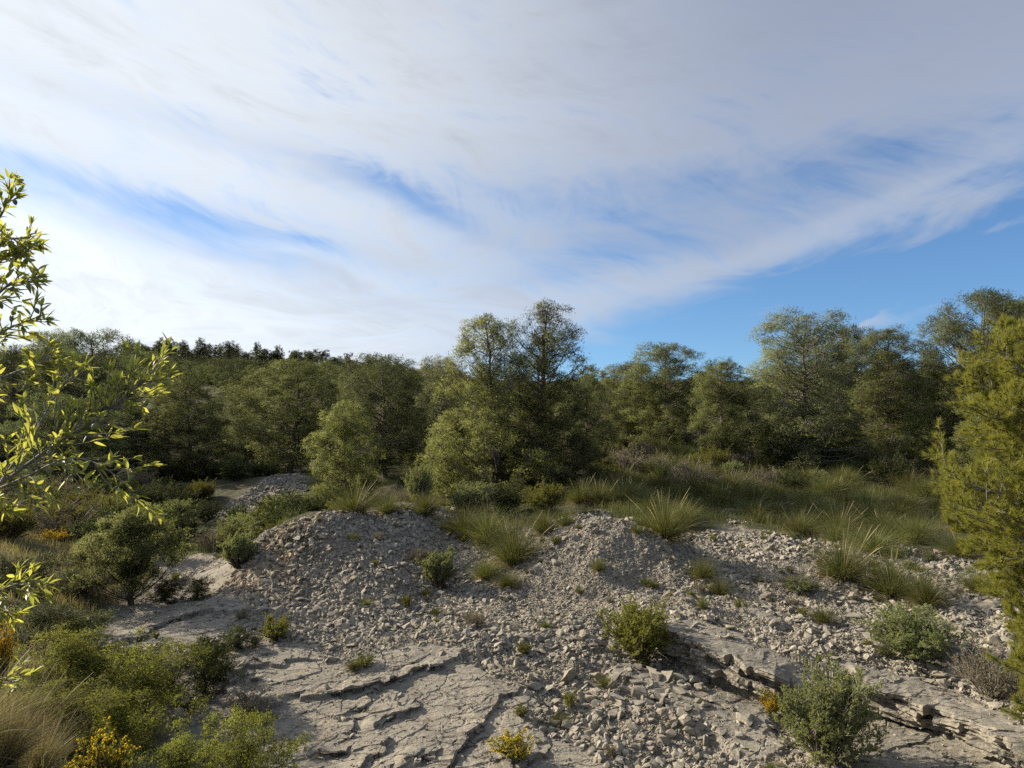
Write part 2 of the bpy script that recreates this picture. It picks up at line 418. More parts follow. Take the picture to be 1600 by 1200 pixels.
def link(name, me, parent=None, loc=(0, 0, 0), rz=0.0, sc=(1, 1, 1)):
    o = bpy.data.objects.new(name, me); COL.objects.link(o)
    if parent: o.parent = parent
    o.location = loc; o.rotation_euler = (0, 0, rz); o.scale = sc
    return o


def tag(o, label=None, cat=None, group=None, kind=None):
    if label: o['label'] = label
    if cat: o['category'] = cat
    if group: o['group'] = group
    if kind: o['kind'] = kind
    return o


def norm(v): return v / (np.linalg.norm(v, axis=-1, keepdims=True) + 1e-9)


def tubes(P, R, sides=5):
    """P (N,k,3), R (N,k) -> verts, quads"""
    N, k, _ = P.shape
    T = np.empty_like(P); T[:, 1:-1] = P[:, 2:] - P[:, :-2]; T[:, 0] = P[:, 1] - P[:, 0]; T[:, -1] = P[:, -1] - P[:, -2]
    T = norm(T)
    ref = np.where(np.abs(T[:, :1, 2:3]) > .8, np.array([1., 0, 0]), np.array([0, 0, 1.]))
    A = norm(np.cross(T, np.broadcast_to(ref, T.shape))); B = np.cross(T, A)
    an = np.arange(sides) / sides * 2 * math.pi
    V = P[:, :, None] + R[:, :, None, None] * (A[:, :, None] * np.cos(an)[:, None] + B[:, :, None] * np.sin(an)[:, None])
    V = V.reshape(-1, 3)
    i = np.arange(N)[:, None, None] * k * sides; j = np.arange(k - 1)[None, :, None] * sides; s = np.arange(sides)[None, None]
    s2 = (s + 1) % sides
    Q = np.stack([i + j + s, i + j + s2, i + j + sides + s2, i + j + sides + s], -1).reshape(-1, 4)
    return V, Q


class Acc:
    def __init__(s): s.v = []; s.f = {}; s.n = 0; s.m = []
    def add(s, V, *Fs, mat=0):
        for f in Fs:
            if len(f): s.f.setdefault((f.shape[1], mat), []).append(np.asarray(f) + s.n)
        s.v.append(V); s.n += len(V)
    def mesh(s, name, mats, smooth=False):
        keys = sorted(s.f); fs = [np.concatenate(s.f[k]) for k in keys]
        fm = np.concatenate([np.full(len(f), k[1]) for f, k in zip(fs, keys)])
        return make_mesh(name, np.concatenate(s.v), fs, smooth, mats, fm)


def children(rng, P, n, u0, u1, a0, a1, lf, k=4, lift=.15, jit=.12, taper=.5, flat=0.0, absl=None):
    """side shoots of every polyline in P (N,kp,3): n each, start u in [u0,u1], opening angle a0..a1 degrees, length fraction lf of the parent"""
    N, kp, _ = P.shape
    seg = np.linalg.norm(P[:, 1:] - P[:, :-1], axis=-1).sum(1)
    u = (np.arange(n)[None] + rng.rand(N, n)) / n * (u1 - u0) + u0
    f = u * (kp - 1); i = np.minimum(f.astype(int), kp - 2); fr = (f - i)[..., None]
    ar = np.arange(N)[:, None]
    S = P[ar, i] * (1 - fr) + P[ar, i + 1] * fr
    T = norm(P[ar, i + 1] - P[ar, i])
    rnd = rng.normal(size=T.shape); rnd[..., 2] *= (1 - flat); side = norm(rnd - (rnd * T).sum(-1, keepdims=True) * T)
    a = np.radians(a0 + (a1 - a0) * rng.rand(N, n))[..., None]
    D = norm(T * np.cos(a) + side * np.sin(a) + np.array([0, 0, lift]))
    if absl: seg = np.full(N, absl / lf)
    L = (seg[:, None] * lf * (1 - u * taper) * (.6 + .8 * rng.rand(N, n)))[..., None]
    S = S.reshape(-1, 3); D = D.reshape(-1, 3); L = L.reshape(-1, 1)
    return curve(rng, S, D, L, k, lift, jit), u.reshape(-1)


def curve(rng, S, D, L, k, lift, jit):
    out = np.empty((len(S), k, 3)); out[:, 0] = S; d = D.copy()
    for j in range(1, k):
        out[:, j] = out[:, j - 1] + d * L / (k - 1)
        d = norm(d + rng.normal(size=d.shape) * jit + np.array([0, 0, lift]) * .5)
    return out


def along(rng, P, n, u0=0.2, u1=1.0):
    N, kp, _ = P.shape
    u = u0 + (u1 - u0) * rng.rand(N, n); f = u * (kp - 1); i = np.minimum(f.astype(int), kp - 2); fr = (f - i)[..., None]
    ar = np.arange(N)[:, None]
    S = P[ar, i] * (1 - fr) + P[ar, i + 1] * fr; T = norm(P[ar, i + 1] - P[ar, i])
    return S.reshape(-1, 3), T.reshape(-1, 3)


def blades(rng, S, T, n, l, w, spread=.8, up=.15, shape='tri', fold=0.0):
    """n leaves at every point S pointing about T"""
    S = np.repeat(S, n, 0); T = np.repeat(T, n, 0)
    D = norm(T + rng.normal(size=T.shape) * spread + np.array([0, 0, up]))
    ll = (l * (.65 + .6 * rng.rand(len(S))))[:, None]; ww = (w * (.7 + .6 * rng.rand(len(S))))[:, None]
    A = norm(np.cross(D, rng.normal(size=D.shape)))
    m = len(S)
    if shape == 'tri':
        V = np.stack([S - A * ww / 2, S + A * ww / 2, S + D * ll], 1).reshape(-1, 3)
        return V, np.arange(m * 3).reshape(-1, 3)
    if shape == 'oval':
        N_ = np.cross(A, D)
        V = np.stack([S, S + D * ll * .45 - A * ww / 2 + N_ * ww * fold, S + D * ll, S + D * ll * .45 + A * ww / 2 + N_ * ww * fold], 1).reshape(-1, 3)
        i = np.arange(m)[:, None] * 4
        return V, np.concatenate([i + [[0, 1, 2]], i + [[0, 2, 3]]])


# ------------------------------------------------------------------ materials
def new_mat(name):
    m = bpy.data.materials.new(name); m.use_nodes = True; m.node_tree.nodes.clear()
    return m, NT(m.node_tree)


def leaf_mat(name, c1, c2, trans=.35, tcol=None, rough=.6, scale=1.2, spec=.15, dry=None, dryf=.06):
    m, g = new_mat(name)
    tc = g.n('ShaderNodeTexCoord'); geo = g.n('ShaderNodeNewGeometry'); oi = g.n('ShaderNodeObjectInfo')
    ns = g.noise(tc.outputs['Object'], scale, 3, .6)
    f = g.m('ADD', g.m('MULTIPLY', ns, .7), g.m('MULTIPLY', geo.outputs['Random Per Island'], .5))
    f = g.ss(f, .30, .85)
    c = g.mix(f, c1, c2)
    if dry: c = g.mix(g.m('LESS_THAN', g.noise(tc.outputs['Object'], 60, 1, .5), .32 + dryf * .5), c, dry)
    hs = g.n('ShaderNodeHueSaturation'); g.put(hs.inputs['Color'], c)
    g.put(hs.inputs['Value'], g.m('ADD', .76, g.m('MULTIPLY', oi.outputs['Random'], .50)))
    g.put(hs.inputs['Hue'], g.m('ADD', .488, g.m('MULTIPLY', oi.outputs['Random'], .024)))
    p = g.n('ShaderNodeBsdfPrincipled'); g.put(p.inputs['Base Color'], hs.outputs[0]); p.inputs['Roughness'].default_value = rough
    p.inputs['Specular IOR Level'].default_value = spec
    t = g.n('ShaderNodeBsdfTranslucent')
    tm = g.mix(1.0, hs.outputs[0], tcol or (1.5, 1.5, .7), 'MULTIPLY'); g.put(t.inputs[0], tm)
    mx = g.n('ShaderNodeMixShader'); mx.inputs[0].default_value = trans
    g.t.links.new(p.outputs[0], mx.inputs[1]); g.t.links.new(t.outputs[0], mx.inputs[2])
    o = g.n('ShaderNodeOutputMaterial'); g.t.links.new(mx.outputs[0], o.inputs[0])
    return m


def bark_mat(name, c1, c2, scale=18):
    m, g = new_mat(name)
    tc = g.n('ShaderNodeTexCoord'); mp = g.n('ShaderNodeMapping'); mp.inputs['Scale'].default_value = (1, 1, .3)
    g.put(mp.inputs[0], tc.outputs['Object'])
    ns = g.noise(mp.outputs[0], scale, 5, .65)
    c = g.mix(g.ss(ns, .35, .65), c1, c2)
    p = g.n('ShaderNodeBsdfPrincipled'); g.put(p.inputs['Base Color'], c); p.inputs['Roughness'].default_value = .9
    b = g.n('ShaderNodeBump'); b.inputs['Strength'].default_value = .7; b.inputs['Distance'].default_value = .02; g.put(b.inputs['Height'], ns)
    g.put(p.inputs['Normal'], b.outputs[0])
    o = g.n('ShaderNodeOutputMaterial'); g.t.links.new(p.outputs[0], o.inputs[0])
    return m


def stone_mat(name, cols, island=True):
    m, g = new_mat(name)
    tc = g.n('ShaderNodeTexCoord'); geo = g.n('ShaderNodeNewGeometry'); oi = g.n('ShaderNodeObjectInfo')
    r = geo.outputs['Random Per Island'] if island else oi.outputs['Random']
    ramp = g.n('ShaderNodeValToRGB'); g.put(ramp.inputs[0], r); ramp.color_ramp.interpolation = 'LINEAR'
    e = ramp.color_ramp.elements
    for i, c in enumerate(cols):
        el_ = e[i] if i < 2 else e.new(1)
        el_.position = i / (len(cols) - 1); el_.color = (*c, 1)
    for i, c in enumerate(cols):
        ramp.color_ramp.elements[i].color = (*cols[i], 1)
    n1 = g.noise(geo.outputs['Position'], 22, 5, .65); n2 = g.noise(geo.outputs['Position'], 2.2, 3, .5)
    c = g.mix(g.ss(n1, .30, .72), ramp.outputs[0], (.19, .178, .15))
    c = g.mix(g.m('MULTIPLY', g.ss(n2, .5, .7), .2), c, (.29, .24, .165))
    # faintly orange earth that clings to the stones of the broken flank of the rubble heap
    sp = g.n('ShaderNodeSeparateXYZ'); g.put(sp.inputs[0], geo.outputs['Position'])
    ex = g.m('SUBTRACT', sp.outputs[0], -4.9); ey = g.m('SUBTRACT', sp.outputs[1], 13.7)
    rr = g.m('ADD', g.m('MULTIPLY', g.m('MULTIPLY', ex, ex), 1.2), g.m('MULTIPLY', g.m('MULTIPLY', ey, ey), .5))
    om = g.m('MULTIPLY', g.m('EXPONENT', g.m('MULTIPLY', rr, -.9)), g.ss(g.noise(geo.outputs['Position'], 3.5, 3, .6), .35, .6))
    c = g.mix(g.m('MULTIPLY', om, .58), c, (.36, .25, .14))
    p = g.n('ShaderNodeBsdfPrincipled'); g.put(p.inputs['Base Color'], c); p.inputs['Roughness'].default_value = .92
    p.inputs['Specular IOR Level'].default_value = .2
    b = g.n('ShaderNodeBump'); b.inputs['Strength'].default_value = .5; b.inputs['Distance'].default_value = .012
    g.put(b.inputs['Height'], g.noise(geo.outputs['Position'], 45, 5, .7)); g.put(p.inputs['Normal'], b.outputs[0])
    o = g.n('ShaderNodeOutputMaterial'); g.t.links.new(p.outputs[0], o.inputs[0])
    return m


def ground_mat():
    m, g = new_mat('ground')
    geo = g.n('ShaderNodeNewGeometry'); pos = geo.outputs['Position']
    a1 = g.n('ShaderNodeAttribute', attribute_name='slab'); a2 = g.n('ShaderNodeAttribute', attribute_name='veg')
    slab = a1.outputs['Fac']; veg = a2.outputs['Fac']
    # bare limestone
    n1 = g.noise(pos, 1.7, 6, .6); n2 = g.noise(pos, 14, 6, .68, .4); n3 = g.noise(pos, 70, 3, .6)
    mp = g.n('ShaderNodeMapping'); mp.inputs['Rotation'].default_value = (0, 0, .55); mp.inputs['Scale'].default_value = (1, 4.5, 1); g.put(mp.inputs[0], pos)
    n4 = g.noise(mp.outputs[0], 5.5, 6, .65, .3)
    rc = g.mix(g.ss(n1, .36, .66), (.262, .242, .200), (.172, .163, .142))
    rc = g.mix(g.m('MULTIPLY', g.ss(n2, .42, .66), .55), rc, (.335, .312, .262))
    rc = g.mix(g.m('MULTIPLY', g.ss(n4, .50, .64), .6), rc, (.135, .125, .108))
    rc = g.mix(g.m('MULTIPLY', g.ss(g.noise(pos, 38, 5, .75), .50, .66), .55), rc, (.13, .12, .10))
    rc = g.mix(g.m('MULTIPLY', g.ss(g.noise(pos, 3.3, 5, .7), .55, .68), .35), rc, (.32, .245, .155))
    vo = g.n('ShaderNodeTexVoronoi', feature='DISTANCE_TO_EDGE'); wv_ = g.n('ShaderNodeVectorMath', operation='ADD')
    g.put(wv_.inputs[0], mp.outputs[0]); nc = g.noise(pos, 2.6, 5, .65, out='Color'); g.put(wv_.inputs[1], nc)
    g.put(vo.inputs['Vector'], wv_.outputs[0]); vo.inputs['Scale'].default_value = .9
    crack = g.ss(vo.outputs['Distance'], .004, .030)
    crack = g.m('MAXIMUM', crack, g.ss(g.noise(pos, 1.9, 3, .5), .46, .56))
    li = g.m('MULTIPLY', g.ss(g.noise(pos, 26, 4, .8), .56, .62), g.ss(g.noise(pos, 1.4, 3, .6), .44, .56))
    rc = g.mix(g.m('MULTIPLY', li, .7), rc, (.075, .072, .065))
    rc = g.mix(crack, (.06, .053, .043), rc)
    # gravel between the stones, colour lowered so the gaps look shaded
    vg = g.n('ShaderNodeTexVoronoi', feature='F1'); g.put(vg.inputs['Vector'], pos); vg.inputs['Scale'].default_value = 26
    vg2 = g.n('ShaderNodeTexVoronoi', feature='F1'); g.put(vg2.inputs['Vector'], pos); vg2.inputs['Scale'].default_value = 60
    sc_ = g.n('ShaderNodeSeparateColor'); g.put(sc_.inputs[0], vg.outputs['Color'])
    gc = g.mix(sc_.outputs[0], (.13, .118, .095), (.27, .25, .205))
    gc = g.mix(g.m('MULTIPLY', g.ss(n1, .45, .7), .5), gc, (.25, .205, .145))
    # soil, litter and short dry growth, darkened to stand in for tree shade
    vc = g.mix(g.ss(g.noise(pos, 3.1, 5, .7), .35, .68), (.040, .037, .022), (.074, .070, .038))
    vc = g.mix(g.m('MULTIPLY', g.ss(g.noise(pos, .8, 4, .6), .48, .62), .6), vc, (.062, .075, .028))
    vc = g.mix(g.m('MULTIPLY', g.ss(g.noise(pos, 9, 4, .7), .58, .7), .5), vc, (.14, .122, .09))
    c = g.mix(slab, gc, rc); c = g.mix(veg, c, vc)
    h = g.m('ADD', g.m('MULTIPLY', n2, .8), g.m('MULTIPLY', n3, .18))
    h = g.m('ADD', h, g.m('MULTIPLY', n4, .7)); h = g.m('ADD', h, g.m('MULTIPLY', crack, .6))
    hg = g.m('ADD', g.m('MULTIPLY', vg.outputs['Distance'], -1.1), g.m('MULTIPLY', vg2.outputs['Distance'], -.5))
    hh = g.n('ShaderNodeMix', data_type='FLOAT'); g.put(hh.inputs[0], slab); g.put(hh.inputs[2], hg); g.put(hh.inputs[3], h)
    b = g.n('ShaderNodeBump'); b.inputs['Strength'].default_value = 1.0; b.inputs['Distance'].default_value = .022
    g.put(b.inputs['Height'], hh.outputs[0])
    p = g.n('ShaderNodeBsdfPrincipled'); g.put(p.inputs['Base Color'], c); p.inputs['Roughness'].default_value = .93
    p.inputs['Specular IOR Level'].default_value = .2; g.put(p.inputs['Normal'], b.outputs[0])
    o = g.n('ShaderNodeOutputMaterial'); g.t.links.new(p.outputs[0], o.inputs[0])
    return m


M_GROUND = ground_mat()
STC = [(.165, .152, .125), (.31, .29, .245), (.225, .205, .168), (.42, .395, .34), (.26, .225, .165), (.325, .305, .258), (.19, .175, .145)]
M_STONE = stone_mat('loose_limestone', STC); M_ROCK = stone_mat('limestone_block', STC, False)
M_PINE = leaf_mat('pine_needles', (.122, .150, .060), (.218, .245, .100), .32)
M_PINE_L = leaf_mat('light_pine_needles', (.165, .186, .068), (.268, .282, .110), .34)
M_PINE_G = leaf_mat('grey_green_pine_needles', (.155, .180, .096), (.245, .266, .142), .32)
M_PINE_D = leaf_mat('dark_pine_needles', (.090, .118, .052), (.166, .194, .082), .30)
M_PINE_B = leaf_mat('bright_pine_needles', (.195, .215, .050), (.315, .325, .088), .40, scale=2.5)
M_PINE_F = leaf_mat('far_pine_needles', (.050, .066, .034), (.090, .106, .050), .2)
M_JUN = leaf_mat('juniper_foliage', (.135, .170, .042), (.27, .28, .070), .48, scale=2.2)
M_GREY = leaf_mat('grey_green_leaves', (.135, .160, .080), (.23, .25, .130), .42, scale=3)
M_GULLY = leaf_mat('gully_tree_leaves', (.17, .20, .095), (.27, .30, .145), .42, scale=2)
M_SAGE = leaf_mat('fresh_green_leaves', (.185, .21, .11), (.27, .30, .17), .35, scale=3)
M_OLIVE = leaf_mat('olive_green_leaves', (.12, .13, .032), (.23, .22, .058), .34, scale=3)
M_DARK = leaf_mat('dark_shrub_leaves', (.045, .060, .022), (.088, .108, .038), .25, scale=3)
M_BROWN = leaf_mat('dry_brown_leaves', (.135, .115, .078), (.23, .195, .135), .2, scale=3)
M_YEL = leaf_mat('yellow_flowers', (.82, .55, .015), (.88, .66, .03), .3, tcol=(1.1, 1.1, .9), scale=3)
M_ALM = leaf_mat('almond_leaves', (.20, .24, .085), (.36, .39, .145), .60, tcol=(1.7, 1.65, .7), rough=.4, scale=6, spec=.35)
M_GRASS = leaf_mat('esparto_blades', (.056, .070, .024), (.128, .135, .052), .30, scale=1.2, dry=(.20, .175, .105))  # green kept dark to carry the tree shade on the terrace front
M_GRASS_D = leaf_mat('dry_grass_blades', (.15, .13, .08), (.26, .225, .145), .3, scale=4)
M_SEED = leaf_mat('dry_seed_stalks', (.26, .225, .145), (.38, .33, .23), .25, scale=4)
M_BARK = bark_mat('pine_bark', (.085, .07, .055), (.16, .14, .12)); M_BARK_G = bark_mat('grey_bark', (.13, .115, .10), (.24, .22, .20))
M_BARK_D = bark_mat('dark_bark', (.045, .036, .03), (.09, .075, .06)); M_FRUIT = leaf_mat('almond_fruit', (.13, .16, .07), (.19, .21, .11), .05, scale=8)

# ------------------------------------------------------------------ the ground: one sheet, finer near the viewer
NC = 1000
aa = np.linspace(-.80, .80, NC)
side = np.linspace(.80, math.pi, 42)[1:-1]
ang = np.concatenate([-side[::-1], aa, side, [math.pi]])
rr_ = np.concatenate([np.linspace(.4, 5.6, 50)[:-1], np.arange(5.6, 10.5, .0165), np.arange(10.5, 16.5, .026), np.exp(np.linspace(math.log(16.5), math.log(60), 170)), np.exp(np.linspace(math.log(60), math.log(1500), 90))[1:]])
AG, RG = np.meshgrid(ang, rr_)
GX = (np.sin(AG) * RG).ravel(); GY = (np.cos(AG) * RG).ravel()
GZ = height(GX, GY)
sl_, vg_ = masks(GX, GY)
nr, na = RG.shape
i = np.arange(nr - 1)[:, None] * na; j = np.arange(na)[None]; j2 = (j + 1) % na
Q = np.stack([i + j, i + na + j, i + na + j2, i + j2], -1).reshape(-1, 4)
cidx = len(GX)
GXc = np.append(GX, 0); GYc = np.append(GY, 0); GZc = np.append(GZ, GZ[:na].mean())
jj = np.arange(na); T3 = np.stack([np.full(na, cidx), jj, (jj + 1) % na], 1)
gme = make_mesh('ground', np.stack([GXc, GYc, GZc], 1), [T3, Q], True, [M_GROUND])
for nm, arr in (('slab', sl_), ('veg', vg_)):
    at_ = gme.attributes.new(nm, 'FLOAT', 'POINT'); at_.data.foreach_set('value', np.append(arr, 0).astype(np.float32))
fsl = sl_[Q[:, 0]] > .3; gme.polygons.foreach_set('use_smooth', np.append(np.ones(len(T3), bool), ~fsl))
tag(link('ground', gme), kind='structure')


def gz(x, y): return float(height([x], [y])[0])


def ground_fast(x, y):
    """height by look-up in the finished sheet"""
    a = np.arctan2(x, y); r = np.hypot(x, y)
    ia = np.interp(a, ang, np.arange(len(ang))); ir = np.interp(r, rr_, np.arange(len(rr_)))
    a0 = np.clip(ia.astype(int), 0, na - 2); r0 = np.clip(ir.astype(int), 0, nr - 2); fa = ia - a0; fr = ir - r0
    Z = GZ.reshape(nr, na)
    return (Z[r0, a0] * (1 - fa) + Z[r0, a0 + 1] * fa) * (1 - fr) + (Z[r0 + 1, a0] * (1 - fa) + Z[r0 + 1, a0 + 1] * fa) * fr


def seen(px, py):
    """where the ground is seen at px, py: x, y, z"""
    x, y = hit(px, py, lambda X, Y: ground_fast(np.asarray(X), np.asarray(Y)))
    return x, y, float(ground_fast(np.array([x]), np.array([y]))[0])


# ------------------------------------------------------------------ stones
import bmesh


def hull_stone(seed, n=13, flat=.6, elong=1.3):
    r = np.random.RandomState(seed)
    P = norm(r.normal(size=(n, 3))) * (.8 + .35 * r.rand(n, 1)); P *= np.array([elong, .95, flat])
    bm = bmesh.new()
    for p in P: bm.verts.new(p)
    bmesh.ops.convex_hull(bm, input=bm.verts)
    for v in [v for v in bm.verts if not v.link_faces]: bm.verts.remove(v)
    bmesh.ops.triangulate(bm, faces=bm.faces)
    bm.verts.ensure_lookup_table(); bm.verts.index_update()
    V = np.array([v.co for v in bm.verts]); Fc = np.array([[v.index for v in f.verts] for f in bm.faces]); bm.free()
    return V / np.abs(V).max() * .5, Fc


PROTO = [hull_stone(100 + s, 9 + s % 5, .38 + .09 * (s % 5), 1.15 + .14 * (s % 4)) for s in range(16)]
PEBBLE = [hull_stone(300 + s, 6, .55, 1.3) for s in range(10)]


def scatter(acc, rng, x, y, size, protos, sink=.25, tilt=.5, lift=None):
    z = ground_fast(x, y)
    e = .06
    nx = -(ground_fast(x + e, y) - ground_fast(x - e, y)) / (2 * e); ny = -(ground_fast(x, y + e) - ground_fast(x, y - e)) / (2 * e)
    nx = np.clip(nx, -1, 1); ny = np.clip(ny, -1, 1)
    Nn = norm(np.stack([nx, ny, np.ones_like(nx)], 1) + rng.normal(size=(len(x), 3)) * tilt * np.array([1, 1, .3]))
    A = norm(np.cross(Nn, rng.normal(size=Nn.shape))); B = np.cross(Nn, A)
    which = rng.randint(len(protos), size=len(x))
    for k, (V, Fc) in enumerate(protos):
        s = np.where(which == k)[0]
        if not len(s): continue
        sc = (size[s][:, None] * (.8 + .4 * rng.rand(len(s), 3)))
        W_ = V[None] * sc[:, None]
        P = W_[..., 0:1] * A[s][:, None] + W_[..., 1:2] * B[s][:, None] + W_[..., 2:3] * Nn[s][:, None]
        P[..., 0] += x[s][:, None]; P[..., 1] += y[s][:, None]
        zz = z[s] + size[s] * .22 - size[s] * sink * rng.rand(len(s)) + (0 if lift is None else lift[s])
        P[..., 2] += zz[:, None]
        f = Fc[None] + (np.arange(len(s)) * len(V))[:, None, None]
        acc.add(P.reshape(-1, 3), f.reshape(-1, 3))


def zone(pts): return world_poly(pts)


def sample(rng, P, dens):
    """random points inside a ground polygon, dens per square metre"""
    lo_, hi_ = P.min(0), P.max(0); n = int((hi_ - lo_).prod() * dens)
    x = lo_[0] + (hi_[0] - lo_[0]) * rng.rand(n); y = lo_[1] + (hi_[1] - lo_[1]) * rng.rand(n)
    k = poly_sd(x, y, P) > 0
    return x[k], y[k]


rng = np.random.RandomState(11)
ALLR = zone([(100, 1005), (230, 935), (320, 880), (395, 845), (430, 820), (480, 806), (560, 800), (650, 790), (720, 790), (800, 830), (950, 800), (1010, 820), (1080, 850), (1200, 830), (1400, 855), (1560, 870), (1660, 900), (1700, 1230), (1500, 1260), (300, 1260), (260, 1040), (140, 1010)])
acc = Acc()
# medium stones over all the rubble
x, y = sample(rng, ALLR, 330)
sl, vg = masks(x, y)
patch = fbm(x, y, 1.1, 3, 61)
keep = rng.rand(len(x)) < (1 - sl * .965) * (1 - vg * .80) * np.clip(.72 + patch * 2.4, .06, 1)
x, y, sl = x[keep], y[keep], sl[keep]
size = .045 + .15 * rng.rand(len(x)) ** 3.2 + np.clip(fbm(x, y, .8, 2, 71), 0, 1) * .06
gravel = (poly_sd(x, y, zone([(830, 900), (900, 830), (960, 812), (1010, 838), (1085, 900), (1010, 935), (1060, 965), (1000, 1000), (760, 990), (720, 960), (800, 935)])) > 0)
size = np.where(gravel, size * .62, size)
scatter(acc, rng, x, y, size, PROTO, sink=.35, tilt=.6)
# the heap on the left: shards lying thick
LH = zone([(330, 930), (400, 850), (440, 820), (480, 808), (560, 801), (680, 795), (700, 830), (690, 900), (640, 960), (560, 1000), (470, 990), (420, 960)])
x, y = sample(rng, LH, 330)
scatter(acc, rng, x, y, .046 + .13 * rng.rand(len(x)) ** 2.8, PROTO, sink=.3, tilt=.8)
x, y = sample(rng, LH, 16)
scatter(acc, rng, x, y, .14 + .10 * rng.rand(len(x)) ** 2, PROTO, sink=.35, tilt=.5)
# coarse blocks in the middle and to the right
for pts, dn, s0, s1 in [([(640, 1010), (700, 960), (960, 960), (1080, 1030), (1130, 1050), (1230, 1130), (1230, 1200), (940, 1200), (850, 1130), (760, 1050)], 62, .09, .15),
                        ([(880, 1040), (1050, 1050), (1040, 1110), (1180, 1160), (1220, 1210), (900, 1210), (850, 1150), (930, 1090)], 44, .11, .17),
                        ([(1150, 900), (1500, 900), (1640, 960), (1680, 1200), (1480, 1100), (1300, 1050), (1150, 990)], 44, .09, .14),
                        ([(700, 870), (900, 840), (960, 830), (940, 870), (800, 960), (700, 950)], 18, .09, .14)]:
    x, y = sample(rng, zone(pts), dn)
    vgx = masks(x, y)
    k = (rng.rand(len(x)) < 1 - vgx[1] * .8) & (rng.rand(len(x)) < 1 - vgx[0] * .82) & (fbm(x, y, 1.3, 3, 81) > -.22); x, y = x[k], y[k]
    scatter(acc, rng, x, y, s0 + (s1 - s0) * rng.rand(len(x)) ** 2, PROTO, sink=.2, tilt=.5)
# small stones
x, y = sample(rng, ALLR, 900)
sl, vg = masks(x, y)
keep = rng.rand(len(x)) < (1 - sl * .93) * (1 - vg * .85)
x, y = x[keep], y[keep]
scatter(acc, rng, x, y, .022 + .03 * rng.rand(len(x)), PEBBLE, sink=.1)
# far rubble tongues
x, y = sample(rng, RUB_FAR, 60); scatter(acc, rng, x, y, .12 + .2 * rng.rand(len(x)) ** 2, PROTO, sink=.1, tilt=.7)
x, y = sample(rng, RUB_TER, 50); scatter(acc, rng, x, y, .10 + .16 * rng.rand(len(x)) ** 2, PROTO, sink=.1, tilt=.7)
for pts in [[(1130, 800), (1180, 795), (1190, 815), (1140, 822)], [(1370, 800), (1420, 810), (1420, 850), (1380, 850)], [(1060, 835), (1110, 830), (1250, 840), (1240, 875), (1090, 865)], [(1480, 870), (1560, 890), (1550, 930), (1470, 900)]]:
    x, y = sample(rng, zone(pts), 110); scatter(acc, rng, x, y, .08 + .13 * rng.rand(len(x)) ** 2, PROTO, sink=.1, tilt=.5)
tag(link('rubble', acc.mesh('rubble', [M_STONE])), 'countless pale limestone shards and gravel covering the heaps and the gully floor', 'rubble', kind='stuff')


def block_mesh(seed, flat):
    """a broken block: angular hull, bevelled and roughened"""
    r = np.random.RandomState(seed)
    V, Fc = hull_stone(seed, 11 + seed % 4, flat, 1.25)
    bm = bmesh.new(); vs = [bm.verts.new(v) for v in V]
    for f in Fc: bm.faces.new([vs[a] for a in f])
    bmesh.ops.dissolve_limit(bm, angle_limit=.32, verts=bm.verts, edges=bm.edges)
    bmesh.ops.bevel(bm, geom=list(bm.edges), offset=.022, segments=1, profile=.6, affect='EDGES', clamp_overlap=True)
    bmesh.ops.triangulate(bm, faces=bm.faces)
    bmesh.ops.subdivide_edges(bm, edges=bm.edges, cuts=1, use_grid_fill=True)
    for v in bm.verts:
        v.co += Vector(r.normal(size=3)) * .008
    me = bpy.data.meshes.new('stone'); bm.to_mesh(me); bm.free(); me.materials.append(M_ROCK)
    return me


BLK = [block_mesh(900 + s, .45 + .11 * (s % 4)) for s in range(14)]
ZS = [('angular limestone block lying in the loose stones beside the undercut ledge', 'blocks beside the undercut ledge', [(880, 1045), (960, 1035), (1070, 1045), (1150, 1095), (1190, 1150), (1080, 1150), (960, 1110), (880, 1090)], 62, .15, .30),
      ('pale angular stone at the right edge of the smooth bedrock slab', 'stones along the bedrock slab', [(840, 1090), (900, 1100), (960, 1130), (1100, 1170), (1180, 1205), (950, 1210), (860, 1150)], 62, .11, .20),
      ('loose limestone lump in the stone field on the right, above the rock ledges', 'stones in the right-hand field', [(1170, 900), (1500, 920), (1600, 960), (1640, 1080), (1480, 1080), (1320, 1030), (1180, 985)], 90, .12, .24),
      ('chunky stone on the slope under the middle rubble heap', 'stones under the middle heap', [(690, 985), (760, 965), (900, 975), (960, 1010), (900, 1060), (780, 1060)], 50, .11, .19),
      ('large pale rock near the crest of the middle rubble heap', 'rocks near the middle crest', [(850, 860), (900, 830), (935, 815), (950, 830), (900, 860), (830, 900)], 14, .14, .24)]
srng = random.Random(5)
for lab, grp, pts, n, s0, s1 in ZS:
    P = zone(pts); x, y = sample(rng, P, 60); x, y = x[:n], y[:n]; z = ground_fast(x, y)
    for a, b, c in zip(x, y, z):
        s = s0 + (s1 - s0) * srng.random() ** 1.8
        o = bpy.data.objects.new('stone', srng.choice(BLK)); COL.objects.link(o)
        o.location = (a, b, c + s * .12); o.rotation_euler = (srng.uniform(-.5, .5), srng.uniform(-.5, .5), srng.uniform(0, 6.28)); o.scale = (s * srng.uniform(.85, 1.15), s, s * srng.uniform(.8, 1.1))
        tag(o, lab, 'stone', grp)
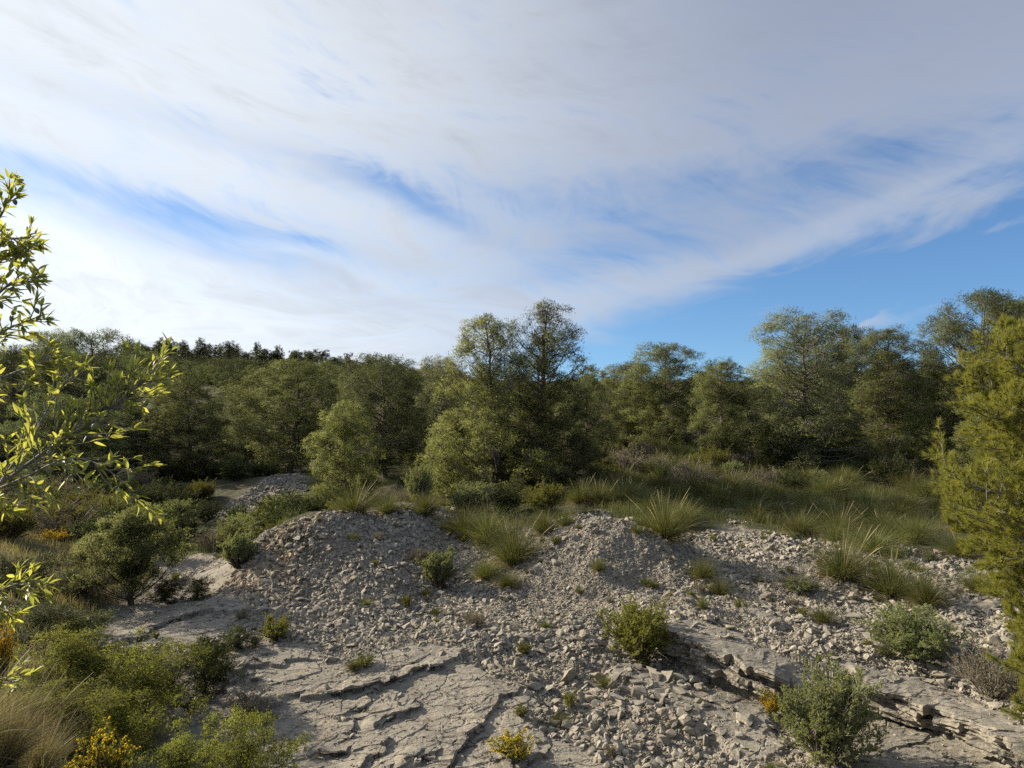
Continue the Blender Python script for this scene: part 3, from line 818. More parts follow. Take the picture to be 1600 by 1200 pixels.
for px, py, s, lab in [(1010, 1000, .0, ''), (1165, 1125, .36, 'big squarish limestone block left of the shrub with yellow flowers'), (1230, 915, .50, 'broad flat rock lying beside the dead brushwood'),
                       (1335, 968, .42, 'broad pale flat rock right of the small yellow-green tuft'), (830, 1075, .30, 'single dark-sided block at the top right corner of the bedrock slab'),
                       (1545, 952, .55, 'long thin white slab by the near pine on the right'), (1475, 1060, .34, 'rounded pale rock left of the brown heather'), (1012, 975, .34, 'pale boulder at the foot of the olive green shrub'),
                       (550, 1010, .30, 'sandy coloured stone at the foot of the left heap above the slab'), (1000, 1085, .42, 'wide flat block among the stones below the undercut ledge')]:
    if not lab: continue
    x, y, z = seen(px, py); o = bpy.data.objects.new('rock', srng.choice(BLK)); COL.objects.link(o)
    o.location = (x, y, z + s * .08); o.rotation_euler = (srng.uniform(-.15, .15), srng.uniform(-.15, .15), srng.uniform(-.6, .6)); o.scale = (s, s * .8, s * .6)
    tag(o, lab, 'rock')


def ledge_layers(pts, drop, lab, seed, nl=4, back=.75, zo=.5, jag=1.0):
    """broken rock layers stacked along an edge, each with its own jagged, overhanging front"""
    P = world_poly(pts); rg = np.random.RandomState(seed)
    seg = np.hypot(*(P[1:] - P[:-1]).T); cs = np.append(0, np.cumsum(seg)); n = int(cs[-1] / .018); u = np.linspace(0, cs[-1], n)
    X = np.interp(u, cs, P[:, 0]); Y = np.interp(u, cs, P[:, 1]); tx = np.gradient(X); ty = np.gradient(Y); l = np.hypot(tx, ty); nx, ny = -ty / l, tx / l
    zb = ground_fast(X + nx * zo, Y + ny * zo); zb = np.convolve(np.pad(zb, 10, 'edge'), np.ones(21) / 21, 'valid')
    endf = np.clip(np.minimum(u, cs[-1] - u) / .25, 0, 1)
    root = bpy.data.objects.new('rock_ledge', None); COL.objects.link(root); c = (X.mean(), Y.mean(), float(zb.mean()) - drop); root.location = c
    tag(root, lab, 'rock ledge')
    th = drop / nl
    for k in range(nl):
        top = zb + .012 - k * th * (1 + .0 * u) ; h_ = th * (1.0 + .12 * rg.rand())
        # jagged front: broken blocks of random length standing forward or back
        cuts = [0];
        while cuts[-1] < cs[-1]: cuts.append(cuts[-1] + (.10 + .38 * rg.rand() ** 1.5) * (.5 + .5 * jag))
        cuts = np.array(cuts); val = rg.normal(size=len(cuts)) * .055 * jag; sl2 = rg.normal(size=len(cuts)) * .25
        w_ = np.searchsorted(cuts, u, 'right') - 1
        front = val[w_] + (u - cuts[w_] - .15) * sl2[w_] + fbm(u, u * 0 + k * 9, 9, 3, seed) * .05 + [-.03, .03, -.05, .07, .0][k % 5] * jag - .02
        dz = rg.normal(size=len(cuts))[w_] * .010
        rows = []
        nb_ = 5
        for r in range(nb_, -1, -1):                       # front face, bottom to top
            f = r / nb_; gro = (.018 * math.sin(f * 9 + k) + .02 * f) * jag
            rows.append((front + gro + fbm(u, u * 0 + r * .7, 14, 2, seed + k) * .03, top + dz - h_ * f - (.012 if r == 0 else 0)))
        for t_ in np.linspace(.03, 1, 12):                 # top surface running back into the ground
            o_ = front + t_ * (back - front)
            rows.append((o_, top + dz * (1 - t_) + fbm(X + nx * o_, Y + ny * o_, 6, 4, seed + 3) * .035 - .05 * t_ ** 2 + 0 * u))
        m_ = len(rows); V = np.zeros((m_, n, 3))
        for a, (o_, z_) in enumerate(rows):
            o_ = o_ + (1 - endf) * .25; V[a, :, 0] = X + nx * o_ - c[0]; V[a, :, 1] = Y + ny * o_ - c[1]; V[a, :, 2] = z_ - (1 - endf) * .12 - c[2]
        i = np.arange(m_ - 1)[:, None] * n; j = np.arange(n - 1)[None]; Qd = np.stack([i + j, i + j + 1, i + n + j + 1, i + n + j], -1).reshape(-1, 4)
        me = make_mesh('rock_layer', V.reshape(-1, 3), [Qd], False, [M_GROUND])
        at_ = me.attributes.new('slab', 'FLOAT', 'POINT'); at_.data.foreach_set('value', np.ones(m_ * n, np.float32))
        link('rock_layer', me, root)


ledge_layers([(1020, 998), (1047, 1018), (1075, 1034), (1100, 1046), (1128, 1060), (1156, 1074), (1170, 1082), (1184, 1088), (1215, 1094), (1245, 1100)], .40, 'long undercut ledge of broken grey rock layers running down from the olive green shrub', 71)
ledge_layers([(1320, 1094), (1360, 1109), (1402, 1123), (1440, 1136), (1482, 1151), (1521, 1168), (1570, 1200), (1610, 1225)], .26, 'lower rock ledge at the bottom right, beyond the large grey-green shrub', 72, 3)

for q_, (lg, lab) in enumerate([(0, 'long thin broken step across the upper part of the bedrock slab'), (1, 'curved step in the bedrock slab on the left of its middle'), (2, 'zigzag step in the centre of the bedrock slab'), (3, 'step in the bedrock slab left of the low yellow-flowered clump'), (4, 'short step in the bedrock slab right of the low yellow-flowered clump'), (5, 'short broken edge of rock at the bottom of the bedrock slab'), (9, 'low step in the grey rock beside the small gully tree')]):
    ledge_layers(LEDGES[lg][0], .07 if lg < 4 else .055, lab, 80 + q_, 2 if lg < 4 else 1, .30, .16, .55)


# ------------------------------------------------------------------ plants
def twig_tube(acc, P, r0, r1, sides=3, mat=0):
    k = P.shape[1]
    R = np.broadcast_to(np.linspace(r0, r1, k), P.shape[:2]) if np.isscalar(r0) else r0[:, None] * np.linspace(1, r1, k)[None]
    V, Q_ = tubes(P, np.asarray(R), sides); acc.add(V, Q_, mat=mat)


def pine(seed, H, prof, n1=210, pr=.47, nt=200, nb=6, bl=.085, bw=.011, t0=.06, r0=.10, lean=(0, 0), leaf=None, bark=None, rise=(4, 40), top_sparse=0.0, flat=.74, inner=.33, twigs=22, lim=1.0, lobes=1.0, bare=.04, stem=.96):
    """prof(t) = crown radius at height fraction t; limbs grow from the stem to rounded tufted clumps set through that envelope"""
    leaf = leaf or M_PINE; bark = bark or M_BARK
    rng = np.random.RandomState(seed); wood = Acc(); fol = Acc(); k = 12; t = np.linspace(0, 1, k); hs = H / 7.5
    wob = np.cumsum(rng.normal(size=(k, 2)) * .045 * hs, 0)
    tp = np.stack([wob[:, 0] + lean[0] * t ** 1.5, wob[:, 1] + lean[1] * t ** 1.5, t * H * stem], 1); tp[:, :2] -= tp[0, :2]
    R = r0 * (1 - t) ** .8 + .010; R[0] *= 1.35
    V, Q_ = tubes(tp[None], R[None], 8); wood.add(V, Q_)
    tt = np.linspace(t0, 1, 200); pw = np.array([prof(a) for a in tt]) + .25 * hs; cdf = np.cumsum(pw); cdf /= cdf[-1]
    u = np.interp((np.arange(n1) + rng.rand(n1)) / n1, cdf, tt)
    az_ = np.arange(n1) * 2.39996 + rng.normal(size=n1) * .4
    q = np.where(rng.rand(n1) < inner, .25 + .5 * rng.rand(n1), .80 + .2 * rng.rand(n1))
    lob = 1 + lobes * (.20 * np.sin(az_ * 2 + u * 6 + seed) + .18 * np.sin(az_ * 3 - u * 13 + seed * 2) + .12 * np.sin(az_ * 5 + u * 19))
    vis = np.sin(az_ * 3 + u * 17 + seed) * np.sin(az_ * 2 - u * 23 + seed * 3) < (.55 if lobes == 1.0 else 2)
    P_ = pr * hs * (.65 + .7 * rng.rand(n1))
    r = np.maximum(np.array([prof(a) for a in u]) * q * lob - P_ * .6, .02)
    el_ = np.radians(rise[0] + (rise[1] - rise[0]) * u + rng.normal(size=n1) * 7)
    C = np.stack([np.interp(u, t, tp[:, i]) for i in range(2)], 1)
    E = np.stack([C[:, 0] + np.cos(az_) * r, C[:, 1] + np.sin(az_) * r, u * (H - pr * hs * .5)], 1)
    z0 = np.clip(E[:, 2] - r * np.tan(el_), bare * H, (stem - .03) * H)
    S = np.stack([np.interp(z0 / (H * stem), t, tp[:, i]) for i in range(3)], 1)
    w = np.linspace(0, 1, 7)[None, :, None]
    L1 = S[:, None] * (1 - w) + E[:, None] * w
    sag = rng.normal(size=(n1, 1, 3)) * .09 * r[:, None, None]; sag[:, :, 2] = -.10 * r[:, None, None][:, :, 0]
    L1 = L1 + np.sin(w * math.pi) * sag + np.cumsum(rng.normal(size=L1.shape) * .018 * hs, 1)
    ll = np.linalg.norm(E - S, axis=1)
    twig_tube(wood, L1, np.clip(.006 + .009 * ll, .005, .032) * hs * lim, .25, 4)
    E = L1[:, -1]
    sparse = 1 - top_sparse * sstep(E[:, 2] / H, .45, .72)
    # twigs inside the clumps
    m = twigs; dv = norm(rng.normal(size=(n1, m, 3)) + [0, 0, .25]); ln = (P_[:, None, None] * (.6 + .45 * rng.rand(n1, m, 1)))
    b0 = L1[:, -2][:, None] * .5 + E[:, None] * .5
    w3 = np.linspace(0, 1, 4)[None, None, :, None]
    T_ = b0[:, :, None] + (dv * ln * [1, 1, flat])[:, :, None] * w3 + np.sin(w3 * math.pi) * rng.normal(size=(n1, m, 1, 3)) * .04 * hs
    twig_tube(wood, T_.reshape(-1, 4, 3), .0045 * hs + .0012, .0018, 3)
    # needle tufts fill the outer part of every clump, in sub-clumps
    cnt = np.where(vis, (nt * (P_ / (pr * hs)) ** 2 * sparse).astype(int) + 3, 6)
    idx = np.repeat(np.arange(n1), cnt); n = len(idx)
    tw = rng.randint(m, size=n); tipd = dv[idx, tw] * ln[idx, tw]
    d = tipd * (.55 + .5 * rng.rand(n, 1) ** .7) + rng.normal(size=(n, 3)) * P_[idx][:, None] * .17
    pos = b0[idx, 0] + d * [1, 1, flat]
    pos[:, 2] = np.maximum(pos[:, 2], .02)
    D = norm(norm(d) + [0, 0, .35] + rng.normal(size=d.shape) * .3)
    V, Tt = blades(rng, pos, D, nb, bl, bw, .60, .1); fol.add(V, Tt)
    cm = fol.mesh('crown', [leaf], True)
    crown_c = np.stack([C[idx, 0], C[idx, 1], np.full(n, H * .42)], 1)
    N_ = norm(norm(d) * .75 + norm((pos - crown_c) * [1, 1, .6]) * .55 + rng.normal(size=d.shape) * .42)
    cm.normals_split_custom_set_from_vertices(np.repeat(N_, nb * 3, 0).astype(np.float32))
    return wood.mesh('trunk', [bark], True), cm


def shrub(seed, H, Wd, n0=14, n1=7, n2=6, nt=6, nb=3, bl=.03, bw=.010, leaf=M_JUN, bark=M_BARK_D, shape='oval', up=.5, spread=.75, flowers=0, fmat=None, stem_r=.010, open_=0.0, ground=True, lf1=.5, lf2=.45):
    rng = np.random.RandomState(seed); wood = Acc(); fol = Acc()
    az_ = np.arange(n0) * 2.39996 + rng.rand(n0)
    q = np.sqrt((np.arange(n0) + .5) / n0)
    tilt = q * math.atan(Wd / 2 / H * 1.25)
    D = np.stack([np.cos(az_) * np.sin(tilt), np.sin(az_) * np.sin(tilt), np.cos(tilt)], 1)
    Ln = 1 / np.sqrt((np.sin(tilt) / (Wd / 2)) ** 2 + (np.cos(tilt) / H) ** 2) * (.68 + .42 * rng.rand(n0))
    S = np.stack([np.cos(az_) * q * Wd * .06, np.sin(az_) * q * Wd * .06, np.full(n0, -.02)], 1)
    L0 = curve(rng, S, norm(D), Ln[:, None], 6, .06, .14)
    twig_tube(wood, L0, np.full(n0, stem_r), .3, 5)
    L1, _ = children(rng, L0, n1, .12 + open_, 1.0, 22, 62, lf1, 4, up * .3, .16, .55)
    twig_tube(wood, L1, stem_r * .4, stem_r * .15, 3)
    L2, _ = children(rng, L1, n2, .15, 1.0, 20, 60, lf2, 3, up * .3, .18, .45)
    twig_tube(wood, L2, stem_r * .16, stem_r * .08, 3)
    S2, T2 = along(rng, L2, nt, .1, 1.0)
    kk = S2[:, 2] > .01; S2, T2 = S2[kk], T2[kk]
    V, Tt = blades(rng, S2, T2, nb, bl, bw, spread, up * .4, shape); fol.add(V, Tt)
    fl = None
    if flowers:
        hi_ = rng.permutation(len(S2))[:flowers]
        S2f = S2[hi_] + T2[hi_] * bl * .8
        T2f = T2[hi_]; kk = S2f[:, 2] > H * .35
        fa = Acc(); V, Tt = blades(rng, S2f[kk], T2f[kk], 5, .014, .012, 1.0, .3, 'oval'); fa.add(V, Tt); fl = fa.mesh('flowers', [fmat or M_YEL])
    return wood.mesh('stems', [bark], True), fol.mesh('foliage', [leaf]), fl


def tussock(seed, H, R, n=520, stalks=14, w=.006, leaf=M_GRASS, droop=1.0, stalk_h=1.12, dead=.2):
    rng = np.random.RandomState(seed); a = Acc(); st = Acc()

    def ribbons(acc_, n, h0, h1, th0, th1, w, dr, k=5, rb=.22, mat=0, head=False):
        az_ = rng.rand(n) * 2 * math.pi; th = np.radians(th0 + (th1 - th0) * rng.rand(n) ** .8)
        L = h0 + (h1 - h0) * rng.rand(n)
        out = np.stack([np.cos(az_), np.sin(az_), np.zeros(n)], 1)
        rb_ = (R * rb * np.sqrt(rng.rand(n)))[:, None]
        base = out * rb_ * (th / math.radians(max(th1, 1)))[:, None]
        base = base + rng.normal(size=base.shape) * [.01, .01, 0]; base[:, 2] = -.02
        s = np.linspace(0, 1, k)
        tz = th[:, None] + dr * (s[None] ** 1.6) * (.4 + .9 * rng.rand(n))[:, None] * (th[:, None] + .25)
        tz = np.minimum(tz, 2.3)
        ds = L[:, None] / (k - 1)
        hx = np.concatenate([np.zeros((n, 1)), np.cumsum(np.sin(tz[:, :-1]) * ds, 1)], 1); hz = np.concatenate([np.zeros((n, 1)), np.cumsum(np.cos(tz[:, :-1]) * ds, 1)], 1)
        P = base[:, None] + out[:, None] * hx[..., None] + np.array([0, 0, 1.]) * hz[..., None]
        sd_ = norm(np.cross(out, rng.normal(size=out.shape)))[:, None]
        ww = w * (1 - s ** 2 * .85)
        if head: ww = w * np.where(s > .72, 2.3, 1.0) * (1 - np.clip((s - .72) / .3, 0, 1) ** 3 * .8)
        V = np.stack([P - sd_ * ww[None, :, None] / 2, P + sd_ * ww[None, :, None] / 2], 2).reshape(-1, 3)
        i = np.arange(n)[:, None] * k * 2; j = np.arange(k - 1)[None] * 2
        Qd = np.stack([i + j, i + j + 1, i + j + 3, i + j + 2], -1).reshape(-1, 4)
        acc_.add(V, Qd, mat=mat)
    ribbons(a, n, H * .45, H * 1.1, 2, 50, w, droop)
    ribbons(a, int(n * dead), H * .3, H * .75, 30, 85, w * 1.1, droop * 1.2, mat=1)
    if stalks: ribbons(st, stalks, H * stalk_h * .7, H * stalk_h * 1.15, 4, 42, .0035, .45, 9, head=True)
    return a.mesh('blades', [leaf, M_GRASS_D]), (st.mesh('seed_stalks', [M_SEED]) if stalks else None)


def where(x, y, near, far, zones=('left', 'middle', 'right')):
    px = x / y * F + 800; t = (y - near) / (far - near)
    row = 'in the front row' if t < .33 else 'halfway back' if t < .66 else 'in the back row'
    return row, px


def place(name, meshes, names, loc, label, cat, group=None, rz=0, sc=(1, 1, 1)):
    r = bpy.data.objects.new(name, None); COL.objects.link(r); r.location = loc; r.rotation_euler = (0, 0, rz); r.scale = sc
    r.empty_display_size = .2
    tag(r, label, cat, group)
    for m_, nm in zip(meshes, names):
        if m_ is not None: link(nm, m_, r)
    return r


P_TREE = ('trunk', 'crown'); P_SHR = ('stems', 'foliage', 'flowers'); P_TUS = ('blades', 'seed_stalks')


def dome(w, peak=.45, bot=.5, pw=3.2):
    """rounded crown profile"""
    return lambda t: w * ((bot + (1 - bot) * sstep(np.float64(t), 0, peak)) if t < peak else math.sqrt(max(0.05, 1 - ((t - peak) / (1.03 - peak)) ** pw)))


# prototypes, about 7 m tall and 5 m wide
PR = {}
PR['round'] = (pine(1, 7, dome(2.4, .5, .6), leaf=M_PINE), 7, 4.8)
PR['dense'] = (pine(2, 7, dome(2.5, .45, .8), 220, leaf=M_PINE_D, t0=.03), 7, 5.0)
PR['dark'] = (pine(3, 7, dome(2.6, .6, .6, 4.0), 215, .52, leaf=M_PINE_D, rise=(5, 45), t0=.08), 7, 5.2)
PR['tall'] = (pine(4, 8, dome(2.0, .55, .7, 4.0), 215, .44, leaf=M_PINE, t0=.05), 8, 4.2)
PR['open'] = (pine(5, 8, dome(2.3, .5, .85, 4.0), 220, .45, 190, leaf=M_PINE_G, bark=M_BARK_G), 8, 4.6)
PR['bushy'] = (pine(6, 5, dome(1.8, .4, .9), 170, .52, 190, leaf=M_PINE_L, t0=.0, r0=.06, bl=.075, bw=.010), 5, 3.6)
PR['bushy2'] = (pine(16, 5, dome(1.8, .35, .8, 1.9), 170, .52, 190, leaf=M_PINE, t0=.0, r0=.06, bl=.075, bw=.010), 5, 3.6)
PR['far'] = (pine(7, 6, dome(2.5, .72, .10, 3.0), 40, .85, 130, 4, .15, .045, leaf=M_PINE_F, t0=.45, rise=(20, 50), r0=.12, twigs=8), 6, 5.0)
PR['far2'] = (pine(8, 6, dome(2.5, .55, .6), 55, .8, 120, 4, .15, .045, leaf=M_PINE_F, t0=.1, r0=.12, twigs=8), 6, 5.0)
PR['far3'] = (pine(9, 6, dome(2.5, .5, .8, 2.6), 85, .66, 130, 5, .11, .026, leaf=M_PINE, t0=.03, r0=.12, twigs=8), 6, 5.0)
PR['far5'] = (pine(12, 6, dome(2.5, .5, .7, 2.6), 85, .66, 130, 5, .11, .026, leaf=M_PINE_L, t0=.03, r0=.12, twigs=8), 6, 5.0)
PR['far4'] = (pine(10, 6, dome(2.5, .6, .7, 3.0), 80, .68, 130, 5, .11, .026, leaf=M_PINE_D, t0=.03, r0=.12, twigs=8), 6, 5.0)


def tree(kind, px, top, d, wpx, label, group=None, rz=None, name='pine_tree', z0=None):
    ms, H0, W0 = PR[kind]
    x = (px - 800) / F * d; z = float(ground_fast(np.array([x]), np.array([d]))[0]) - .05
    H = (CZ - (top - 600) / F * d - z) * 1.03; Wd = wpx / F * d * (.98 if 'bushy' in kind else 1.1)
    return place(name, ms, P_TREE, (x, d, z), label, 'tree', group, srng.uniform(0, 6.28) if rz is None else rz, (Wd / W0, Wd / W0, H / H0))


# the pair of tall pines in the middle
def c1(t): return np.interp(t, [0, .08, .22, .40, .55, .75, .92, 1.0], [1.8, 2.7, 2.9, 2.4, 1.8, 1.35, 1.15, .6])
def c2(t): return np.interp(t, [0, .08, .2, .35, .5, .7, .85, 1.0], [1.7, 2.5, 2.7, 2.2, 1.9, 1.9, 1.6, .7])


x, y = (778 - 800) / F * 24.0, 24.0
z = float(ground_fast(np.array([x]), np.array([y]))[0]); H = CZ - (484 - 600) / F * 24 - z
place('pine_tree', pine(41, H, c1, 280, .42, 190, bl=.080, bw=.0105, rise=(8, 55), leaf=M_PINE_L, t0=.03, r0=.11, top_sparse=.35, lean=(-.25, 0), inner=.35), P_TREE, (x, y, z - .05),
      'left tree of the tall see-through pair in the middle, with foliage down to the ground', 'tree', 'the tall pair of pines in the middle')
x, y = (838 - 800) / F * 25.0, 25.0
z = float(ground_fast(np.array([x]), np.array([y]))[0]); H = CZ - (464 - 600) / F * 25 - z
place('pine_tree', pine(52, H, c2, 270, .42, 190, bl=.080, bw=.0105, rise=(5, 55), leaf=M_PINE, bark=M_BARK_D, t0=.05, r0=.15, top_sparse=.4, lean=(.35, 0), inner=.35), P_TREE, (x, y, z - .05),
      'right and tallest tree of the see-through pair in the middle, with a dark forked trunk', 'tree', 'the tall pair of pines in the middle')
TREES = [
    ('bushy', 720, 640, 25, 130, 'low bright pine growing against the left foot of the tall middle pair'),
    ('bushy2', 895, 680, 26, 120, 'low dark pine filling the right foot of the tall middle pair'),
    ('dense', 915, 588, 33, 100, 'dark rounded pine just behind the right side of the tall middle pair'),
    ('dark', 602, 556, 38, 165, 'broad dark pine with a flat spreading top left of the tall middle pair'),
    ('bushy', 540, 628, 31, 120, 'small light green pine standing in front of the broad dark pine'),
    ('open', 690, 560, 44, 90, 'narrow pine showing between the broad dark pine and the tall middle pair'),
    ('round', 452, 566, 47, 175, 'leaning rounded pine above the shaded rubble tongue in the valley'),
    ('round', 512, 585, 56, 100, 'mid green pine behind the rounded pine above the rubble tongue'),
    ('bushy2', 300, 596, 40, 165, 'wide grey-green pine at the valley edge behind the almond twigs'),
    ('dense', 225, 640, 44, 130, 'bushy pine in shade left of the wide grey-green valley pine'),
    ('dark', 142, 518, 46, 165, 'big dark dome-shaped pine against the bright sky on the left'),
    ('open', 78, 520, 58, 90, 'thin ragged pine just left of the big dark dome-shaped pine'),
    ('dense', 15, 545, 42, 150, 'dark pine at the left edge behind the almond tree'),
    ('dense', 100, 620, 36, 150, 'shaded bushy pine under the big dark dome-shaped pine'),
    ('dense', 380, 650, 50, 110, 'dark low pine between the valley edge pine and the leaning rounded pine'),
    ('round', 1045, 540, 35, 150, 'rounded pine standing alone against blue sky right of the tall middle pair'),
    ('round', 985, 570, 38, 110, 'lower pine on the left shoulder of the lone rounded pine'),
    ('tall', 1125, 566, 30, 100, 'slim two-tiered pine with a dark top and bright lower branches on the grassy terrace'),
    ('dense', 1178, 595, 44, 90, 'low dark pine in the gap beside the slim two-tiered pine'),
    ('open', 1258, 492, 29, 175, 'tall pale grey-green pine with branches to the ground on the grassy terrace'),
    ('dark', 1318, 510, 38, 110, 'darker pine directly behind the tall pale terrace pine'),
    ('tall', 1385, 515, 35, 130, 'dark pine with bare lower stems between the pale pine and the large right-hand pines'),
    ('dense', 1430, 590, 38, 110, 'shaded pine low in the gap left of the large right-hand pines'),
    ('dark', 1530, 458, 26, 190, 'tallest large pine on the right with a broad spreading top'),
    ('bushy2', 1470, 620, 27, 120, 'bushy pine skirt standing before the tallest right-hand pine'),
    ('tall', 1610, 470, 27, 150, 'large pine cut by the right edge, next to the tallest right-hand pine'),
    ('bushy2', 1560, 610, 23, 150, 'shaded pine behind the near yellow-green pine on the right'),
    ('bushy2', 1310, 650, 31, 120, 'low pine crown spreading right of the tall pale terrace pine'),
    ('bushy', 1220, 660, 30, 90, 'low pine crown at the left foot of the tall pale terrace pine'),
    ('dense', 965, 610, 50, 70, 'small distant pine in the gap right of the tall middle pair')]
for t in TREES: tree(*t[:5], t[5])
# the wooded slope behind, and the skyline
trng = random.Random(77)
for k in range(80):
    d = 52 + 150 * (k / 80.0) ** 1.1 + trng.uniform(-4, 4)
    px = trng.uniform(-60, 760)
    x = (px - 800) / F * d; z = float(ground_fast(np.array([x]), np.array([d]))[0]) - .1
    H = trng.uniform(3.0, 5.6); Wd = trng.uniform(3.8, 8.0)
    kind = trng.choice(['far3', 'far5', 'far4', 'far4', 'round' if d < 90 else 'far3'])
    ms, H0, W0 = PR[kind]
    place('pine_tree', ms, P_TREE, (x, d, z), 'pine crown on the wooded slope, ' + where(x, d, 50, 200)[0] + (', above the big dark dome-shaped pine' if px < 230 else ', above the valley edge pine' if px < 420 else ', above the broad dark pine'), 'tree', 'pines on the wooded slope', trng.uniform(0, 6.28), (Wd / W0, Wd / W0, H / H0))
for k in range(62):
    d = trng.uniform(160, 254); px = trng.uniform(-20, 720)
    x = (px - 800) / F * d; z = float(ground_fast(np.array([x]), np.array([d]))[0]) - .1
    H = trng.uniform(3.2, 5.0); Wd = trng.uniform(8.0, 12.0); ms, H0, W0 = PR['far4']
    place('pine_tree', ms, P_TREE, (x, d, z), 'pine crown on the wooded slope, ' + where(x, d, 50, 200)[0] + (', above the big dark dome-shaped pine' if px < 230 else ', above the valley edge pine' if px < 420 else ', above the broad dark pine'), 'tree', 'pines on the wooded slope', trng.uniform(0, 6.28), (Wd / W0, Wd / W0, H / H0))
for k in range(25):
    d = trng.uniform(85, 260); px = trng.uniform(700, 1700)
    x = (px - 800) / F * d; z = float(ground_fast(np.array([x]), np.array([d]))[0]) - .1
    H = trng.uniform(4, 6); Wd = trng.uniform(5.5, 9.0); ms, H0, W0 = PR['far4']
    place('pine_tree', ms, P_TREE, (x, d, z), 'distant pine low on the horizon behind the terrace pines', 'tree', 'distant pines on the right', trng.uniform(0, 6.28), (Wd / W0, Wd / W0, H / H0))
for k in range(74):
    px = 190 + (k + trng.random() * 2.5) * 7.2; d = 248 + trng.uniform(-22, 18)
    x = (px - 800) / F * d; z = float(ground_fast(np.array([x]), np.array([d]))[0]) - .1
    H = 4.0 + 4.5 * trng.random() ** 1.5; Wd = trng.uniform(4.0, 9.0)
    ms, H0, W0 = PR['far2' if k % 3 else 'far']
    place('pine_tree', ms, P_TREE, (x, d, z), 'tiny dark pine standing in the row on the skyline of the far ridge', 'tree', 'pines along the far ridge', trng.uniform(0, 6.28), (Wd / W0, Wd / W0, H / H0))
for k in range(26):
    px = trng.uniform(860, 1700); d = trng.uniform(48, 85)
    x = (px - 800) / F * d; z = float(ground_fast(np.array([x]), np.array([d]))[0]) - .1
    ms, H0, W0 = PR['far3']; H = trng.uniform(4.5, 6.0); Wd = trng.uniform(4.5, 6.5)
    place('pine_tree', ms, P_TREE, (x, d, z), 'background pine glimpsed through the gaps behind the terrace pines', 'tree', 'pines behind the terrace', trng.uniform(0, 6.28), (Wd / W0, Wd / W0, H / H0))

# the closed scrub wood that covers the far slope between the single trees
wr = np.random.RandomState(404); wood_f = Acc()
wd_ = np.concatenate([150 + 112 * wr.rand(620) ** .8, 90 + 170 * wr.rand(180)]); wp_ = np.concatenate([-120 + 900 * wr.rand(620), 780 + 950 * wr.rand(180)])
wx_ = (wp_ - 800) / F * wd_; wz_ = ground_fast(wx_, wd_); wh_ = 1.6 + 2.0 * wr.rand(len(wd_)); ww_ = 2.0 + 2.2 * wr.rand(len(wd_))
wi = np.repeat(np.arange(len(wd_)), 330); dv = norm(wr.normal(size=(len(wi), 3))) * (.55 + .5 * wr.rand(len(wi), 1)); dv[:, 2] = np.abs(dv[:, 2])
ps = np.stack([wx_[wi] + dv[:, 0] * ww_[wi], wd_[wi] + dv[:, 1] * ww_[wi], wz_[wi] + dv[:, 2] * wh_[wi]], 1)
V, Tt = blades(wr, ps, norm(dv + [0, 0, .3]), 2, .42, .16, .5, .2); wood_f.add(V, Tt)
tag(link('far_wood', wood_f.mesh('far_wood', [M_PINE_F])), 'dark scrub wood closing the far slope and ridge between the single pines', 'wood', kind='stuff')

# ---- tussocks
TU = [(tussock(s, .78, .50, 1100, [16, 6, 10, 0, 22][s % 5], w=.005, droop=[.7, 1.1, 1.5, 1.2, .9][s % 5], dead=.35), .78, .9) for s in range(5)]


def tuft(px, py, hpx, wpx, label, kind=None, group='esparto grass tussocks', name='grass_tussock', pos=None):
    x, y, z = seen(px, py) if pos is None else pos
    ms, H0, W0 = TU[kind if kind is not None else srng.randrange(5)]
    H = hpx / F * y * 1.05; Wd = wpx / F * y * 1.1
    return place(name, ms, P_TUS, (x, y, z), label, 'grass tussock', group, srng.uniform(0, 6.28), (Wd / W0, Wd / W0, H / H0))


for a in [(553, 803, 48, 66, 'esparto tussock with tall pale seed stalks on the rim behind the left rubble heap', 4), (607, 803, 36, 50, 'short esparto tussock right of the one with tall pale seed stalks', 1),
          (724, 838, 56, 70, 'esparto tussock at the top left of the grassy spur between the heaps', 1), (762, 850, 66, 66, 'tall esparto tussock in the middle of the grassy spur between the heaps', 2),
          (803, 882, 78, 84, 'largest drooping esparto tussock on the spur, right of its neighbours', 2), (760, 905, 40, 50, 'small low tussock at the tip of the grassy spur', 3), (793, 918, 30, 46, 'lowest brownish tussock below the grassy spur', 3),
          (850, 835, 45, 50, 'tussock just left of the crest of the middle heap', 3), (885, 823, 30, 34, 'small light green tussock touching the crest of the middle heap', 1), (1040, 842, 72, 84, 'pale esparto tussock right behind the middle rubble heap', 4),
          (1316, 908, 84, 96, 'big esparto tussock with arching stalks, leftmost of the three on the stones', 4), (1392, 932, 74, 86, 'middle one of the three big esparto tussocks on the stones', 0), (1446, 948, 64, 68, 'right-hand one of the three big esparto tussocks on the stones', 2),
          (1124, 930, 34, 40, 'small yellow-green tussock right of the middle heap', 3), (1098, 905, 40, 46, 'dark little tussock above the small yellow-green one', 3), (1286, 972, 26, 40, 'small yellow-green tuft among the stones on the right', 3),
          (935, 892, 24, 24, 'tiny green tuft on the face of the middle heap', 3), (1098, 952, 28, 18, 'thin upright tuft at the foot of the middle heap', 3), (1530, 925, 50, 60, 'pale dry tussock beside the near pine', 1),
          (1100, 720, 30, 60, 'sunlit grass tussock at the foot of the slim two-tiered pine', 1), (1080, 750, 36, 70, 'broad pale tussock on the sunny part of the terrace', 1), (1030, 712, 34, 50, 'tall sunny tussock beside the stones on the terrace', 2),
          (945, 735, 30, 40, 'tussock left of the stones on the terrace', 1), (665, 803, 40, 50, 'tussock beside the yellowish shrub at the foot of the middle pines', 3)]:
    tuft(*a[:4], a[4], a[5])
